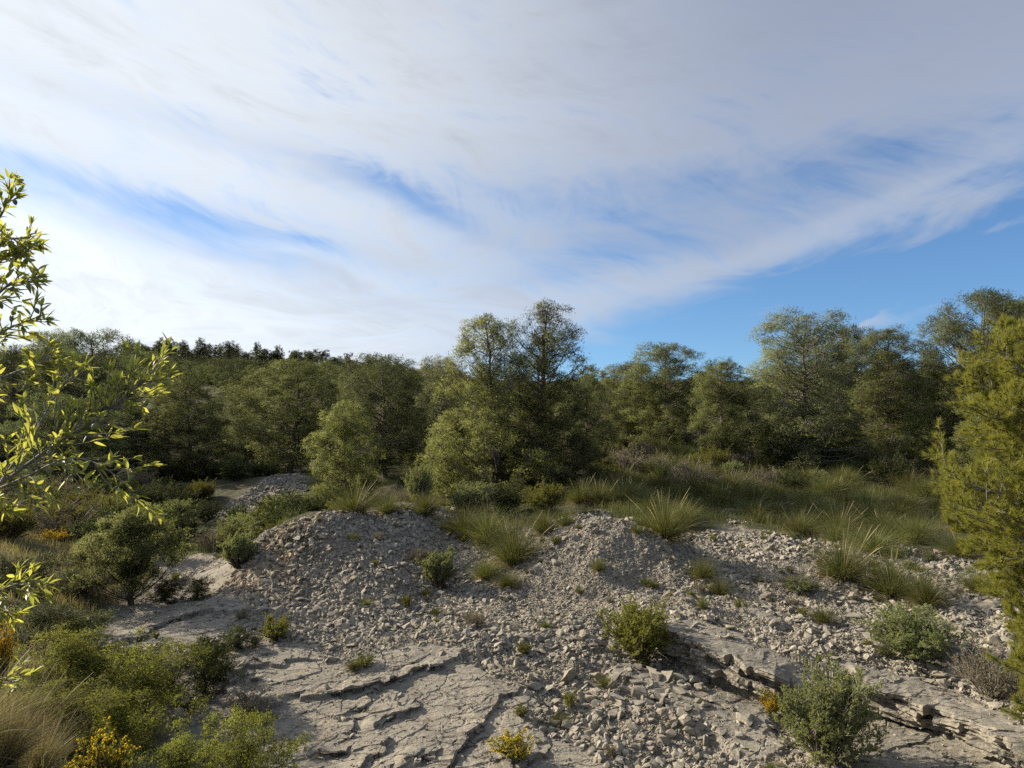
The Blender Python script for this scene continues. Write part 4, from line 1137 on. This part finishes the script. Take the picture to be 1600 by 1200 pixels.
GZ_ = world_poly([(880, 790), (930, 745), (960, 700), (1100, 690), (1440, 705), (1560, 740), (1600, 820), (1560, 880), (1380, 868), (1270, 845), (1150, 820), (1060, 842), (1000, 815), (930, 795)])
x, y = sample(rng, GZ_, 4.0); order = rng.permutation(len(x))[:290]
for a, b in zip(x[order], y[order]):
    if poly_sd(np.array([a]), np.array([b]), RUB_TER)[0] > -.3: continue
    hh = srng.uniform(.42, .92); ww = srng.uniform(.7, 1.4)
    ms, H0, W0 = TU[srng.randrange(5)]
    place('grass_tussock', ms, P_TUS, (a, b, float(ground_fast(np.array([a]), np.array([b]))[0])), 'terrace esparto tussock, ' + where(a, b, 18, 36)[0] + (', right of the middle pine pair' if where(a, b, 18, 36)[1] < 1080 else ', below the tall pale terrace pine' if where(a, b, 18, 36)[1] < 1330 else ', by the large right-hand pines'), 'grass tussock', 'esparto tussocks on the terrace', srng.uniform(0, 6.28), (ww / W0, ww / W0, hh / H0))

# ---- shrubs
SH = {'juniper': (pine(21, 1.3, dome(.75, .45, .75), 40, 1.25, 230, 5, .034, .007, leaf=M_JUN, bark=M_BARK_D, t0=.05, r0=.03, flat=.85, rise=(30, 70), lim=2, lobes=2.4, inner=.12, stem=.5), 1.3, 1.5),
      'juniper2': (pine(22, 1.3, dome(.80, .5, .8), 44, 1.2, 230, 5, .032, .007, leaf=M_JUN, bark=M_BARK_D, t0=.05, r0=.03, flat=.85, rise=(30, 70), lim=2, lobes=2.4, inner=.12, stem=.5), 1.3, 1.6),
      'darkj': (pine(25, 1.0, dome(.60, .5, .8), 34, 1.4, 210, 5, .034, .008, leaf=M_DARK, bark=M_BARK_D, t0=.05, r0=.03, flat=.85, rise=(30, 70), lim=2, lobes=2.4, inner=.12, stem=.5), 1.0, 1.2),
      'grey': (shrub(23, .8, .9, 44, 9, 7, 7, 3, .024, .008, M_GREY, up=.9, bark=M_BARK_G), .8, .9),
      'sage': (shrub(24, .7, .75, 60, 8, 6, 7, 4, .026, .006, M_SAGE, up=1.0, bark=M_BARK_D, open_=.25, lf1=.35), .7, .75),
      'olive': (shrub(25, .9, 1.1, 40, 9, 7, 7, 4, .024, .007, M_OLIVE, up=.9), .9, 1.1),
      'dark': (shrub(26, .8, 1.1, 22, 8, 6, 6, 4, .028, .010, M_DARK, up=.5), .8, 1.1),
      'brown': (shrub(27, .6, .9, 30, 7, 5, 5, 3, .020, .006, M_BROWN, up=.6, bark=M_BARK_G), .6, .9),
      'gorse': (shrub(28, .5, .6, 20, 7, 6, 5, 4, .022, .006, M_OLIVE, up=.6, flowers=900), .5, .6),
      'broom': (shrub(29, .5, .6, 18, 7, 6, 4, 3, .022, .006, M_OLIVE, up=.6, flowers=2400), .5, .6),
      'small': (shrub(30, .4, .55, 18, 6, 5, 5, 3, .022, .007, M_OLIVE, up=.6), .4, .55)}


def bush(kind, px, py, hpx, wpx, label, cat='shrub', name='shrub', d=None, group=None):
    if d is None: x, y, z = seen(px, py)
    else:
        y = d; x = (px - 800) / F * d; z = float(ground_fast(np.array([x]), np.array([y]))[0])
    ms, H0, W0 = SH[kind]; H = hpx / F * y; Wd = wpx / F * y
    if d is not None: H = CZ - (py - hpx - 600) / F * y - z
    return place(name, ms, P_SHR, (x, y, z), label, cat, group, srng.uniform(0, 6.28), (Wd / W0, Wd / W0, H / H0))


# small leafy tree in the gully
x, y, z = seen(204, 945)
ms = pine(60, 1.85, dome(.78, .62, .55, 2.0), 75, .80, 230, 5, .042, .010, leaf=M_GULLY, bark=M_BARK_D, t0=.27, r0=.04, flat=.8, rise=(35, 65), lim=2.2, inner=.15, lobes=2.0, stem=.62)
place('small_tree', ms, P_SHR, (x, y, z), 'small bushy tree with two dark stems in the gully on the left', 'tree')
for a in [('sage', 372, 888, 58, 62, 'light green bushy shrub at the left foot of the left rubble heap'), ('darkj', 258, 938, 38, 50, 'dark green clump just right of the small gully tree'), ('darkj', 308, 936, 34, 50, 'dark low clump on the rock between the gully tree and the rubble heap'),
          ('sage', 684, 918, 58, 64, 'rounded fresh green shrub in the hollow between the two rubble heaps'), ('olive', 1000, 1032, 92, 120, 'olive green shrub at the upper end of the undercut rock ledge'),
          ('grey', 1290, 1195, 150, 160, 'large grey-green shrub below the rock ledge at the bottom right'), ('grey', 1428, 1030, 75, 130, 'grey-green spreading shrub below the three big tussocks'),
          ('brown', 1545, 1090, 70, 110, 'brownish heather-like shrub near the right edge'), ('small', 1425, 1010, 60, 60, 'thin twiggy shrub beneath the middle tussock'),
          ('small', 432, 1000, 40, 66, 'green shrub at the lower left foot of the left heap'), ('darkj', 372, 1014, 34, 56, 'dark shrub between the left heap and the rock slab'), ('small', 570, 1040, 16, 44, 'tiny mossy plant on the upper edge of the rock slab'),
          ('brown', 742, 980, 22, 50, 'dry brown plant on the gravel between the heaps'), ('brown', 388, 1112, 30, 90, 'thin dry shrub on the left part of the rock slab'), ('small', 890, 1106, 24, 30, 'small green plant among the stones right of the slab'),
          ('small', 636, 950, 22, 24, 'small green sprig on the left heap near its foot'), ('brown', 655, 880, 24, 50, 'dark dry sprig on the left heap beside the fresh green shrub'), ('sage', 664, 808, 14, 22, 'small green weed on the flat top of the left heap'),
          ('olive', 676, 790, 50, 100, 'yellowish green shrub at the left foot of the middle pines'), ('grey', 655, 788, 60, 50, 'upright shrub between the dark pine and the middle pines'), ('dark', 1392, 762, 48, 80, 'dark green shrub in the shade of the terrace pines'),
          ('grey', 1250, 925, 20, 60, 'low dry plant beside the dead brushwood'), ('small', 815, 1120, 20, 30, 'thin plant on the rock right of the slab cracks'), ('olive', 850, 800, 44, 80, 'shrubby growth in shade beneath the middle pines'),
          ('dark', 790, 800, 44, 90, 'dark undergrowth clump between the two middle trunks'), ('grey', 735, 800, 44, 90, 'greyish undergrowth clump left of the middle trunks'), ('small', 420, 800, 18, 40, 'small plant on the rim of the left heap'),
          ('gorse', 802, 1184, 36, 70, 'low clump with a few yellow flowers alone on the rock slab')]:
    bush(*a)
bush('broom', 1206, 1118, 34, 34, 'yellow flowering sprig at the left side of the large grey-green shrub', 'flowering shrub', 'flowering_shrub')
for a in [('broom', 84, 862, 34, 40, 'small bright orange-yellow bush in the dry grass on the left'), ('gorse', 158, 1212, 62, 100, 'yellow flowering bush at the bottom left among the junipers'), ('broom', 4, 1010, 34, 34, 'yellow flowers at the left edge below the almond twigs')]:
    bush(*a, cat='flowering shrub', name='flowering_shrub', d={84: 16.0, 158: 5.6, 4: 7.0}[a[1]])
for a in [('juniper', 110, 1150, 160, 190, 'bright green juniper bush at the lower left, leftmost of the tall ones', 7.6), ('juniper2', 225, 1130, 135, 160, 'bright green juniper bush in the centre of the lower left thicket', 7.9),
          ('darkj', 318, 1078, 82, 100, 'dark green bush at the right end of the lower left thicket', 8.9), ('juniper2', 60, 1200, 130, 190, 'shaded juniper bush low at the left edge of the thicket', 6.3),
          ('juniper', 175, 1215, 130, 150, 'shaded juniper bush under the bright ones in the thicket', 6.6), ('juniper2', 385, 1235, 132, 150, 'rounded juniper bush at the bottom left corner of the rock slab', 6.7),
          ('juniper', 280, 1250, 105, 170, 'juniper bush touching the bottom edge left of the rounded one', 6.2), ('darkj', 60, 1040, 90, 170, 'dark bush at the left edge behind the juniper thicket', 9.0),
          ('juniper', 120, 1040, 78, 90, 'small olive bush at the back of the juniper thicket', 9.4), ('darkj', 20, 960, 90, 150, 'dark bush behind the lower almond twigs', 11.0), ('darkj', 120, 960, 70, 120, 'brownish dark bush left of the small gully tree', 12.5),
          ('dark', 330, 1010, 10, 60, 'flat dark plant at the edge of the lower left rocks', 9.6)]:
    bush(*a[:6], name='juniper_bush' if 'juniper' in a[0] else 'shrub', d=a[6], cat='bush')
wx, wy = sample(rng, ALLR, 3.2)
wm = masks(wx, wy); kk = (rng.rand(len(wx)) > wm[0] * .85) & (wm[1] < .5); wx, wy = wx[kk][:110], wy[kk][:110]
for a, b in zip(wx, wy):
    kd = srng.choice(['small', 'brown', 'small', 'grey', 'tuft', 'tuft']); s_ = srng.uniform(.10, .24); z_ = float(ground_fast(np.array([a]), np.array([b]))[0])
    if kd == 'tuft': ms, H0, W0 = TU[3]; nm = P_TUS
    else: ms, H0, W0 = SH[kd]; nm = P_SHR
    place('weed', ms, nm, (a, b, z_), 'tiny weed or dry sprig between the loose stones' + (' of the left rubble heap' if a / b * F + 800 < 700 else ' of the middle rubble heap' if a / b * F + 800 < 1080 else ' of the right-hand stone field'), 'weed', 'weeds among the stones', srng.uniform(0, 6.28), (s_ / W0 * 1.3, s_ / W0 * 1.3, s_ / H0 * .8))
# brush on the valley side and under the pines, each a bush of its own
brng = random.Random(3)
for k in range(175):
    d = brng.uniform(15, 46); px = brng.uniform(-80, 560)
    if poly_sd(np.array([(px - 800) / F * d]), np.array([d]), RUB_FAR)[0] > -1.0: continue
    if d < 20 and px > 230: continue
    kd = brng.choice(['dark', 'dark', 'dark', 'dark', 'grey', 'brown', 'olive']); ms, H0, W0 = SH[kd]  # mostly dark leaf colour, to deepen the shade of the valley
    x = (px - 800) / F * d; s = brng.uniform(.8, 1.6)
    place('shrub', ms, P_SHR, (x, d, float(ground_fast(np.array([x]), np.array([d]))[0])), 'dim valley shrub, ' + where(x, d, 15, 46)[0] + (', left of the small gully tree' if px < 150 else ', behind the small gully tree' if px < 330 else ', near the far rubble tongue'), 'shrub', 'shrubs on the valley floor', brng.uniform(0, 6.28), (s / H0, s / H0, s * .75 / H0))
for k in range(100):
    d = brng.uniform(24, 42); px = brng.uniform(640, 1680)
    kd = brng.choice(['dark', 'grey', 'olive', 'brown']); ms, H0, W0 = SH[kd]
    x = (px - 800) / F * d; s = brng.uniform(.8, 1.4)
    place('shrub', ms, P_SHR, (x, d, float(ground_fast(np.array([x]), np.array([d]))[0])), 'low shrub in the grass, ' + where(x, d, 24, 42)[0] + (', around the middle pine pair' if px < 950 else ', near the lone rounded pine' if px < 1180 else ', below the large right-hand pines'), 'shrub', 'shrubs under the terrace pines', brng.uniform(0, 6.28), (s / H0, s / H0, s * .8 / H0))

# dry grass as ground cover: on the left slope and thin on the terrace
ga = Acc(); gr = np.random.RandomState(91)


def cover(P, dens, h, w, mat, th=35):
    x, y = sample(gr, P, dens); n = len(x)
    if not n: return
    m_ = fbm(x, y, .9, 3, 101) > -.12; x, y = x[m_], y[m_]; n = len(x); z = ground_fast(x, y)
    S = np.stack([x, y, z - .01], 1); a_ = gr.rand(n) * 6.283; t_ = np.radians(gr.rand(n) * th)
    D = np.stack([np.cos(a_) * np.sin(t_), np.sin(a_) * np.sin(t_), np.cos(t_)], 1); L = (h * (.5 + gr.rand(n)))[:, None]
    A = norm(np.cross(D, gr.normal(size=D.shape))) * w
    mid = S + D * L * .6; tip = mid + norm(D + np.stack([np.cos(a_), np.sin(a_), 0 * a_], 1) * .5) * L * .4
    V = np.stack([S - A / 2, S + A / 2, mid + A * .4, mid - A * .4, tip], 1).reshape(-1, 3); i = np.arange(n)[:, None] * 5
    ga.add(V, i + [[0, 1, 2, 3]], i + [[3, 2, 4]], mat=mat)


cover(world_poly([(-100, 800), (170, 800), (240, 870), (230, 930), (160, 950), (100, 990), (-100, 1000)]), 420, .20, .006, 1)
cover(world_poly([(-60, 1000), (110, 1000), (200, 1100), (220, 1230), (-60, 1230)]), 500, .22, .005, 1)
cover(GZ_, 160, .30, .008, 0)
cover(world_poly([(440, 800), (560, 800), (640, 790), (700, 790), (760, 740), (480, 735), (480, 770)]), 120, .30, .010, 2)
cover(world_poly([(930, 800), (1000, 800), (1060, 840), (1010, 830), (950, 805), (870, 812), (870, 790)]), 500, .28, .008, 0)
cover(world_poly([(560, 803), (640, 792), (700, 800), (790, 840), (870, 815), (930, 760), (640, 770)]), 200, .25, .007, 0)
cover(world_poly([(0, 780), (250, 770), (330, 830), (480, 800), (480, 860), (330, 872), (250, 870), (150, 850), (0, 830)]), 90, .25, .008, 2)
tag(link('grass', ga.mesh('grass', [M_GRASS, M_GRASS_D, M_DARK])), 'short dry grass covering the left slope and the terrace', 'grass', kind='stuff')

# tall dry grass right at the lower left corner
BIG = tussock(70, .95, .6, 1500, 30, .0045, M_GRASS_D, .8)
for px, d, s, lab in [(0, 4.8, .62, 'tall feathery dry grass in the bottom left corner'), (-90, 4.5, .75, 'tall dry grass cut by the left edge at the bottom'), (60, 5.2, .42, 'shorter dry grass clump right of the tall feathery corner grass')]:
    x = (px - 800) / F * d
    place('dry_grass_clump', BIG, P_TUS, (x, d, float(ground_fast(np.array([x]), np.array([d]))[0])), lab, 'grass clump', 'dry grass at the bottom left corner', srng.uniform(0, 6), (s, s, s))

# dead brushwood on the stones
rg = np.random.RandomState(44); db = Acc()
n = 46; S = np.zeros((n, 3)); S[:, :2] = rg.normal(size=(n, 2)) * [.35, .15]; S[:, 2] = .02
D = norm(np.stack([rg.normal(size=n), rg.normal(size=n) * .6, .15 + .35 * rg.rand(n)], 1)); L0 = curve(rg, S, D, (.25 + .35 * rg.rand(n))[:, None], 5, -.06, .2)
twig_tube(db, L0, np.full(n, .006), .4, 4); L1, _ = children(rg, L0, 5, .2, .95, 20, 60, .5, 3, .0, .2); twig_tube(db, L1, .003, .0015, 3)
x, y, z = seen(1245, 915); tag(link('dead_brushwood', db.mesh('dead_brushwood', [M_BARK_G], True), None, (x, y, z)), 'tangle of bare dead twigs lying on the stones right of the middle heap', 'brushwood')

# ------------------------------------------------------------------ near pine on the right
rg = np.random.RandomState(15); wood = Acc(); fol = Acc()
bx, by = 5.55, 6.2; bz = float(ground_fast(np.array([bx]), np.array([by]))[0]) - .1; ztop = 5.6
k = 12; t = np.linspace(0, 1, k); tp = np.stack([bx + .12 * np.sin(t * 3) + .1 * t, by + .1 * np.sin(t * 4), bz + (ztop - bz) * t], 1)
V, Q_ = tubes(tp[None], (.10 * (1 - t) ** .7 + .012)[None], 10); wood.add(V, Q_)
tg = [(1585, 515, 6.0), (1560, 545, 5.7), (1545, 600, 6.2), (1518, 592, 5.9), (1540, 640, 5.4), (1560, 680, 6.0), (1590, 640, 5.2), (1600, 580, 6.5), (1580, 715, 5.6),
      (1486, 752, 5.9), (1500, 778, 5.6), (1515, 815, 6.2), (1530, 790, 5.2), (1560, 770, 5.6), (1545, 850, 5.6), (1570, 890, 5.9), (1580, 840, 5.2), (1600, 930, 5.6), (1585, 960, 6.2), (1510, 770, 6.3), (1540, 740, 6.0),
      (1600, 1040, 6.0), (1612, 1080, 5.7), (1605, 760, 5.4), (1610, 820, 6.0), (1590, 800, 6.4), (1640, 560, 5.6), (1640, 650, 5.3), (1650, 900, 5.3), (1640, 1000, 5.2), (1640, 730, 6.2), (1640, 480, 6.4), (1565, 925, 6.1), (1550, 880, 6.3)]
rows = []
tg = tg + [(a + rg.normal() * 14 + 8, b + rg.normal() * 22, c + rg.normal() * .22) for a, b, c in tg if a < 1625]
for px, py, d in tg:
    tip = np.array([(px - 800) / F * d, d, CZ - (py - 600) / F * d])
    z0 = max(bz + .2, tip[2] - .45 - rg.rand() * .35); s0 = np.array([bx, by, min(z0, ztop - .2)])
    u = np.linspace(0, 1, 8)[:, None]; c_ = s0 * (1 - u) + tip * u; c_[:, 2] += -.10 * np.sin(u[:, 0] * math.pi) + 0
    c_ += np.sin(u * math.pi) * rg.normal(size=3) * .06
    rows.append(c_)
for k in range(74):   # the far and right side of the crown, outside the picture
    a_ = rg.uniform(-2.3, 1.9); z0 = bz + .4 + (ztop - bz - .5) * k / 74; Lr = (1.0 + .5 * rg.rand()) * (1 - .7 * (k / 74) ** 2)
    u = np.linspace(0, 1, 8)[:, None]; dr = np.array([math.cos(a_), math.sin(a_), .35])
    rows.append(np.array([bx, by, z0]) + dr * Lr * u + np.sin(u * math.pi) * rg.normal(size=3) * .05)
L1 = np.array(rows)
twig_tube(wood, L1, np.full(len(L1), .015), .25, 6)
L2, _ = children(rg, L1, 16, .34, 1.0, 20, 52, .24, 5, .14, .12, .45)
twig_tube(wood, L2, .006, .003, 4)
L3, _ = children(rg, L2, 6, .15, 1.0, 20, 55, .42, 4, .2, .14, .4)
twig_tube(wood, L3, .003, .0018, 3)
for LL, n_ in ((L3, 13), (L2, 12)):
    S3, T3_ = along(rg, LL, n_, .25, 1.0)
    V, Tt = blades(rg, S3, T3_, 7, .058, .0033, .50, .18); fol.add(V, Tt)
place('pine_tree', [wood.mesh('trunk', [M_BARK_G], True), fol.mesh('crown', [M_PINE_B])], P_TREE, (0, 0, 0), 'near yellow-green pine with long needles cut by the right edge', 'tree')

# ------------------------------------------------------------------ almond tree on the left, close to the viewer
rg = np.random.RandomState(8); wood = Acc(); fr = Acc()


def P3(px, py, d): return np.array([(px - 800) / F * d, d, CZ - (py - 600) / F * d])


ax_, ay_ = -2.7, 1.35; az0 = float(ground_fast(np.array([ax_]), np.array([ay_]))[0]) - .1
t = np.linspace(0, 1, 10); tp = np.stack([ax_ + .15 * np.sin(t * 3), ay_ - .25 * t, az0 + 3.9 * t], 1)
V, Q_ = tubes(tp[None], (.09 * (1 - t) ** .6 + .012)[None], 10); wood.add(V, Q_)


def spline(pts, k=12):
    pts = np.array(pts); n = len(pts); u = np.linspace(0, n - 1, k); i = np.minimum(u.astype(int), n - 2); f = (u - i)[:, None]
    a = pts[np.maximum(i - 1, 0)]; b = pts[i]; c = pts[i + 1]; d = pts[np.minimum(i + 2, n - 1)]
    return .5 * ((2 * b) + (c - a) * f + (2 * a - 5 * b + 4 * c - d) * f ** 2 + (-a + 3 * b - 3 * c + d) * f ** 3)


def tk(z): return np.array([np.interp(z, tp[:, 2], tp[:, 0]), np.interp(z, tp[:, 2], tp[:, 1]), z])


MAIN = [[tk(3.2), P3(-150, 830, 2.45), P3(0, 755, 2.40), P3(90, 690, 2.4), P3(150, 655, 2.4), P3(195, 618, 2.4), P3(238, 582, 2.4)],
        [P3(-40, 780, 2.45), P3(40, 745, 2.35), P3(110, 715, 2.3), P3(170, 735, 2.3), P3(212, 775, 2.3)],
        [P3(0, 755, 2.4), P3(60, 665, 2.5), P3(85, 620, 2.5), P3(110, 585, 2.5)],
        [tk(3.6), P3(-120, 640, 2.6), P3(-20, 600, 2.55), P3(40, 575, 2.5), P3(72, 565, 2.5)],
        [tk(3.7), P3(-110, 560, 2.6), P3(-30, 535, 2.6), P3(20, 510, 2.6), P3(68, 492, 2.6)],
        [tk(3.8), P3(-110, 500, 2.6), P3(-20, 470, 2.6), P3(20, 440, 2.6), P3(60, 432, 2.6)],
        [tk(4.0), P3(-110, 440, 2.7), P3(-20, 410, 2.65), P3(10, 370, 2.65), P3(45, 395, 2.65)],
        [tk(4.2), P3(-110, 400, 2.7), P3(-30, 370, 2.7), P3(5, 330, 2.7), P3(20, 285, 2.7)],
        [tk(4.2), P3(-80, 420, 2.7), P3(-20, 420, 2.7), P3(15, 395, 2.7), P3(50, 372, 2.7)],
        [tk(2.8), P3(-120, 960, 2.5), P3(-20, 930, 2.5), P3(20, 915, 2.5), P3(62, 905, 2.5)],
        [P3(-60, 945, 2.5), P3(-10, 950, 2.5), P3(20, 960, 2.5)],
        [tk(2.6), P3(-110, 1080, 2.5), P3(-30, 1060, 2.5), P3(22, 1065, 2.5)],
        [P3(-60, 640, 2.6), P3(-20, 660, 2.6), P3(5, 690, 2.6)], [P3(-30, 770, 2.5), P3(0, 790, 2.5), P3(15, 800, 2.5)],
        [tk(3.9), (-3.1, .7, 4.3), (-3.3, .2, 4.6)], [tk(3.6), (-2.4, .4, 3.9), (-2.3, -.1, 4.2)], [tk(4.2), (-2.6, 1.1, 5.0), (-2.5, .9, 5.4)]]
L1 = np.array([spline(m_) for m_ in MAIN])
ln = np.linalg.norm(L1[:, 1:] - L1[:, :-1], axis=-1).sum(1)
twig_tube(wood, L1, np.where(ln > 1.0, .0085, .005), .22, 6)
side = []
for c_, l_, mi in zip(L1, ln, range(99)):
    n_ = max(5, int(l_ * (24 if mi < 3 else 9)))
    S, _ = children(rg, c_[None], n_, .32 if l_ > 1 else .05, .98, 30, 65, (.15 if mi < 3 else .085) / max(l_, .3), 5, .05, .12, .25)
    side.append(S)
L2 = np.concatenate(side); twig_tube(wood, L2, .0026, .0014, 4)


def leaves(acc_, rng, S, T, n, l, w):
    """lance-shaped leaves, folded on the midrib and bent backwards"""
    S = np.repeat(S, n, 0); T = np.repeat(T, n, 0); m_ = len(S)
    D = norm(T * .95 + rng.normal(size=T.shape) * .45 + np.array([0, 0, .12])); A = norm(np.cross(D, np.array([0, 0, 1.]) + rng.normal(size=D.shape) * .6)); N_ = np.cross(A, D)
    N_ = np.where(N_[:, 2:3] < 0, -N_, N_)
    ll = (l * (.6 + .6 * rng.rand(m_)))[:, None]; ww = (w * (.75 + .5 * rng.rand(m_)))[:, None]; bend = (rng.rand(m_) * .35)[:, None]
    prof = [(0, .10), (.18, .45), (.42, .5), (.68, .38), (.88, .16), (1.0, .02)]
    V = []
    for s, hw in prof:
        c = S + D * ll * (s * (1 - bend * s * .25) + .08) - N_ * ll * bend * s * s * .6
        V += [c - A * ww * hw + N_ * ww * hw * .45, c, c + A * ww * hw + N_ * ww * hw * .45]
    V = np.stack(V, 1).reshape(-1, 3); i = np.arange(m_)[:, None] * 18; q = []
    for j in range(5):
        q += [i + [[3 * j, 3 * j + 1, 3 * j + 4, 3 * j + 3]], i + [[3 * j + 1, 3 * j + 2, 3 * j + 5, 3 * j + 4]]]
    acc_.add(V, np.concatenate(q))


fol = Acc(); S3, T3_ = along(rg, L2, 6, .15, 1.0); leaves(fol, rg, S3, T3_, 1, .046, .0110)
S3, T3_ = along(rg, L1, 9, .45, 1.0); leaves(fol, rg, S3, T3_, 1, .048, .0115)
tips = L2[:, -1]; leaves(fol, rg, tips, norm(L2[:, -1] - L2[:, -2]), 3, .048, .012)
S3, T3_ = along(rg, L2, 1, .3, .9); S3 = S3[::6] - np.array([0, 0, .012])
u = np.linspace(0, 1, 7); prf = np.array([.1, .7, 1, 1, .85, .5, .05]) * .0085
Pf = np.zeros((1, 7, 3)); Pf[0, :, 2] = -u * .026; V, Q_ = tubes(Pf, prf[None], 7); frm = make_mesh('green_fruit', V, [Q_], True, [M_FRUIT])
alm = place('almond_tree', [wood.mesh('trunk', [M_BARK_G], True), fol.mesh('leaves', [M_ALM], True)], ('trunk', 'leaves'), (0, 0, 0),
      'sunlit leafy almond branches reaching in from the left edge close to the viewer', 'tree')
for p in S3[:60]:
    f_ = link('green_fruit', frm, alm, tuple(p)); f_.rotation_euler = (srng.uniform(-.5, .5), srng.uniform(-.5, .5), 0)
